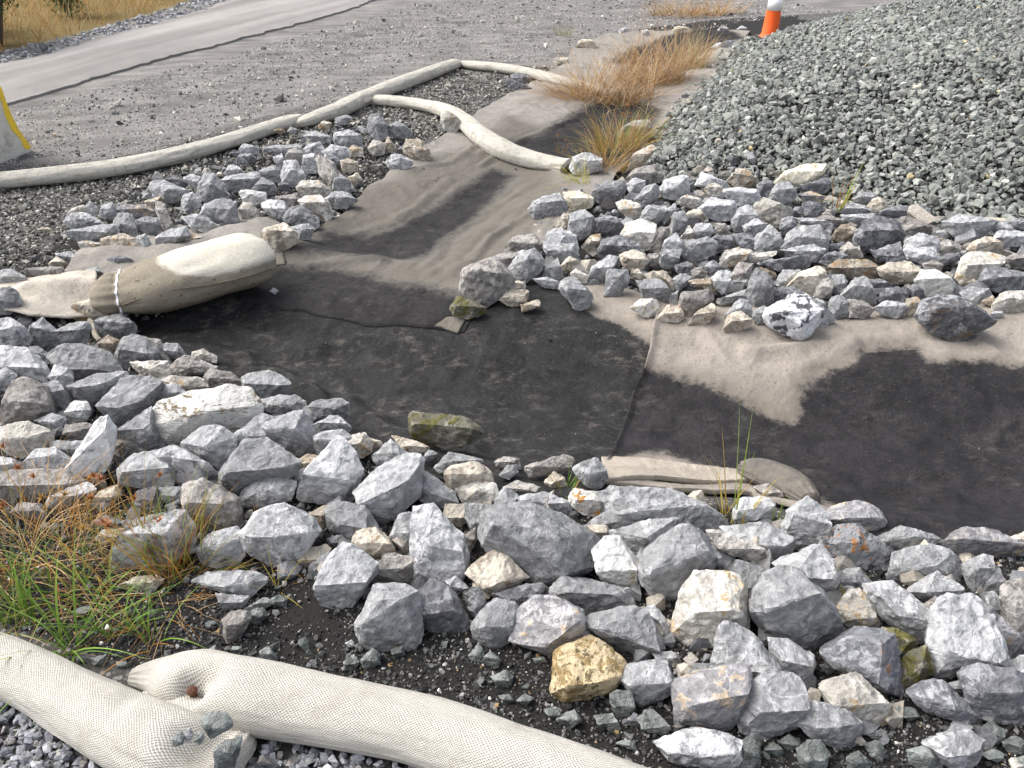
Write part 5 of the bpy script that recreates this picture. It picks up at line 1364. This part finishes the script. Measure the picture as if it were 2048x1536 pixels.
tuft((1165, 375), 60, .07, .24, [(.42, .42, .06), (.30, .36, .05), (.50, .36, .08)], 'bright yellow-green blades below the open tube end', .0035, (.5, 1.3), (.2, .7), az=R(150), azs=1.2)
tuft((1285, 290), 60, .10, .28, MIXW, 'short green shoots against the lower edge of the heap', .0035, (.1, .7), (.3, 1.))
tuft((1120, 310), 8, .03, .14, ORG, 'tiny dry sprig on the wet fabric above the middle far tube', .003, (.1, .6), (.2, .6), heads=2, headc=(.35, .2, .08))
tuft((1370, 32), 360, .55, .34, TAN + ORG[:2], 'wide low orange-tan grass bunch in the yard left of the cone', .006, (.5, 1.3), (.1, .6), squash=.35)
tuft((1435, 28), 160, .35, .32, TAN, 'thin tan grass patch just left of the orange cone', .006, (.5, 1.2), (.1, .6), squash=.35)
tuft((1128, 72), 50, .10, .16, [(.26, .28, .09), (.34, .27, .10)], 'tiny green-yellow weed on the open yard', .004, (.1, .9), (.2, .9))
tuft((1672, 425), 14, .03, .26, [(.35, .42, .06), (.40, .30, .07), (.45, .22, .06)], 'lone yellow-green sprig in the right bank by the heap', .006, (.1, .6), (.1, .5))
tuft((1462, 1045), 20, .05, .24, [(.24, .36, .05), (.50, .38, .08), (.40, .26, .06)], 'grass sprig with one tall stem beside the rolled fabric edge', .005, (.1, .75), (.1, .6))
tuft((1468, 1040), 2, .01, .46, [(.26, .36, .06), (.42, .28, .10)], 'single tallest upright stem beside the rolled fabric edge', .004, (.0, .1), (.05, .2), lnv=.05)
tuft((1548, 1045), 6, .02, .16, GREEN[:2], 'few green blades between the pale rocks right of the tall stem', .004, (.05, .5), (.1, .5))
tuft((1130, 990), 14, .03, .12, GREEN[:2] + [(.42, .32, .10)], 'small green tuft left of the orange-crusted rock', .004, (.1, .6), (.1, .6))
tuft((1492, 945), 0 or 3, .01, .10, GREEN[:1], 'short blades beside the rolled fabric end', .003)
# weeds lower left
tuft((35, 1090), 210, .20, .26, ORG + TAN[:2], 'dense orange-brown dead grass at the left edge below the rocks', .0028, (.3, 1.4), (.3, 1.6), heads=6, headc=(.32, .13, .05))
tuft((140, 1120), 120, .18, .20, ORG + TAN[:1] + GREEN[:1], 'tangled orange grass in the middle of the weed patch', .0026, (.4, 1.5), (.3, 1.5), heads=5, headc=(.42, .24, .06))
tuft((60, 1175), 120, .20, .16, ORG[2:] + TAN + GREEN[:2], 'flattened brown and green grass above the left near tube', .0028, (.8, 1.5), (.1, .8))
tuft((210, 1175), 90, .16, .16, TAN + ORG + GREEN[:2], 'straggling pale grass stems over the dark soil', .0022, (.8, 1.5), (.1, .8))
tuft((45, 1240), 26, .045, .22, GREEN, 'tall bright green blades at the left edge above the tube', .0055, (.1, .8), (.2, 1.0), az=R(140), azs=1.2)
tuft((100, 1200), 18, .05, .16, GREEN + ORG[:1], 'short green blades beside the tall left edge blades', .004, (.1, .8), (.3, 1.2))
tuft((140, 1300), 34, .035, .27, GREEN[:3], 'bright green tuft arching over the top of the left near tube', .0065, (.2, 1.1), (.5, 1.4))
tuft((178, 1195), 26, .06, .17, GREEN[:2] + [(.30, .32, .07)], 'green and yellow blades in the centre of the weed patch', .0045, (.1, .9), (.4, 1.2))
tuft((245, 1270), 18, .03, .20, GREEN[:3], 'sparse green blades above the puckered tube joint', .005, (.1, .9), (.5, 1.4))
tuft((303, 1285), 14, .03, .17, GREEN[:2] + ORG[:1], 'few curved green blades just above the rusty stake', .0045, (.1, .9), (.5, 1.2))
tuft((345, 1150), 60, .05, .30, ORG + [(.26, .28, .05)], 'tall orange stems with brown seed heads before the large pale rock', .0038, (.05, .7), (.1, .6), heads=4, headc=(.42, .16, .07))
tuft((390, 1130), 30, .04, .24, [(.32, .34, .06), (.25, .30, .05), (.48, .28, .06)], 'yellow-green stems left of the bluish-white faceted rock', .0038, (.05, .7), (.1, .7))
tuft((255, 1130), 40, .08, .30, [(.18, .26, .04), (.36, .24, .07)], 'thin green sedge stems with brown heads in front of the left pile', .003, (.05, .5), (.1, .5), heads=4, headc=(.36, .15, .05))
tuft((330, 1190), 90, .12, .18, TAN + ORG, 'dead orange stems lying on the cream rock and soil', .0024, (.9, 1.5), (.0, .5))
tuft((520, 1128), 22, .05, .15, [(.30, .36, .05), (.46, .26, .06)], 'thin yellow-green runner in front of the bluish-white rock', .0028, (.5, 1.4), (.2, .9))
tuft((555, 1185), 9, .015, .12, [(.40, .34, .06), (.46, .26, .06)], 'small yellow sprig on dark soil right of the weeds', .003, (.5, 1.4), (.2, .6))
# meadow beyond the road: uncountable grass
sp = []; FX, FY = inside(FIELD, 110, bounds=(-14, 2, 8, 30)); random.shuffle(list(FX))
for x, y in zip(FX[:26000], FY[:26000]):
    cl = float(fbm(x, y, .35, 3, 60)); g_ = cl > .0
    pal = [(.24, .34, .06), (.30, .36, .08), (.16, .24, .05)] if g_ else [(.46, .29, .10), (.54, .38, .16), (.38, .22, .07), (.50, .36, .18)]
    sp.append(((x, y, float(H(x, y)) - .01), random.uniform(0, 6.28), random.uniform(.05, .8), random.uniform(.22, .55) * (1 + .3 * cl), .009, random.uniform(.2, 1.1), random.choice(pal)))
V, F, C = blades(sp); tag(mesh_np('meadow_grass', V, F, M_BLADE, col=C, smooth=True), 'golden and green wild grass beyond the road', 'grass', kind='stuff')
def shrub(px, h, lab, nleaf=2600, rad=.45):
    b = hit([px])[0]; root = empty('shrub', b); bark = simple_mat('bark', (.07, .05, .035), (.14, .11, .08), 30)
    bm = bmesh.new()
    for i in range(7):
        a = i * .9; d = Vector((math.cos(a) * .35, math.sin(a) * .35, 1)).normalized(); L_ = h * random.uniform(.5, .8)
        bmesh.ops.create_cone(bm, cap_ends=True, segments=7, radius1=.022, radius2=.006, depth=L_, matrix=Matrix.Translation(d * L_ / 2) @ d.to_track_quat('Z', 'Y').to_matrix().to_4x4())
    me = bpy.data.meshes.new('trunk'); bm.to_mesh(me); bm.free(); me.materials.append(bark); o = bpy.data.objects.new('trunk', me); COL.objects.link(o); o.parent = root
    sp = []; cl = [(random.uniform(-1, 1) * rad * .8, random.uniform(-1, 1) * rad * .8, random.uniform(.18, 1) * h, random.uniform(.12, .26)) for _ in range(30)]
    for i in range(nleaf):
        c = random.choice(cl); q = Vector((random.gauss(0, 1), random.gauss(0, 1), random.gauss(0, 1))).normalized() * c[3] * random.random() ** .4
        sp.append(((c[0] + q.x, c[1] + q.y, max(.02, c[2] + q.z)), random.uniform(0, 6.28), random.uniform(.2, 2.2), random.uniform(.05, .10), .028, .8, random.choice([(.07, .13, .03), (.10, .17, .045), (.05, .09, .02), (.15, .20, .06)])))
    V, F, C = blades(sp); mesh_np('crown', V, F, M_BLADE, parent=root, col=C); tag(root, lab, 'shrub', 'shrubs beyond the road')
shrub((2, 92), 1.3, 'dark green shrub at the top left corner beside the golden grass', 5200, .5)
shrub((140, 34), .9, 'thin green bush in the golden grass right of the corner shrub', 1300, .22)
shrub((-60, 70), 1.3, 'dark green bush half outside the picture left of the corner shrub', 1600, .4)
labs = {}
for o in scene.objects:
    if o.get('label') and not o.parent: labs.setdefault(o['label'], []).append(o.name)
print('DUP LABELS', [(k_, v_) for k_, v_ in labs.items() if len(v_) > 1][:20], 'n', len(labs), 'long', [l for l in labs if not 4 <= len(l.split()) <= 16][:10])
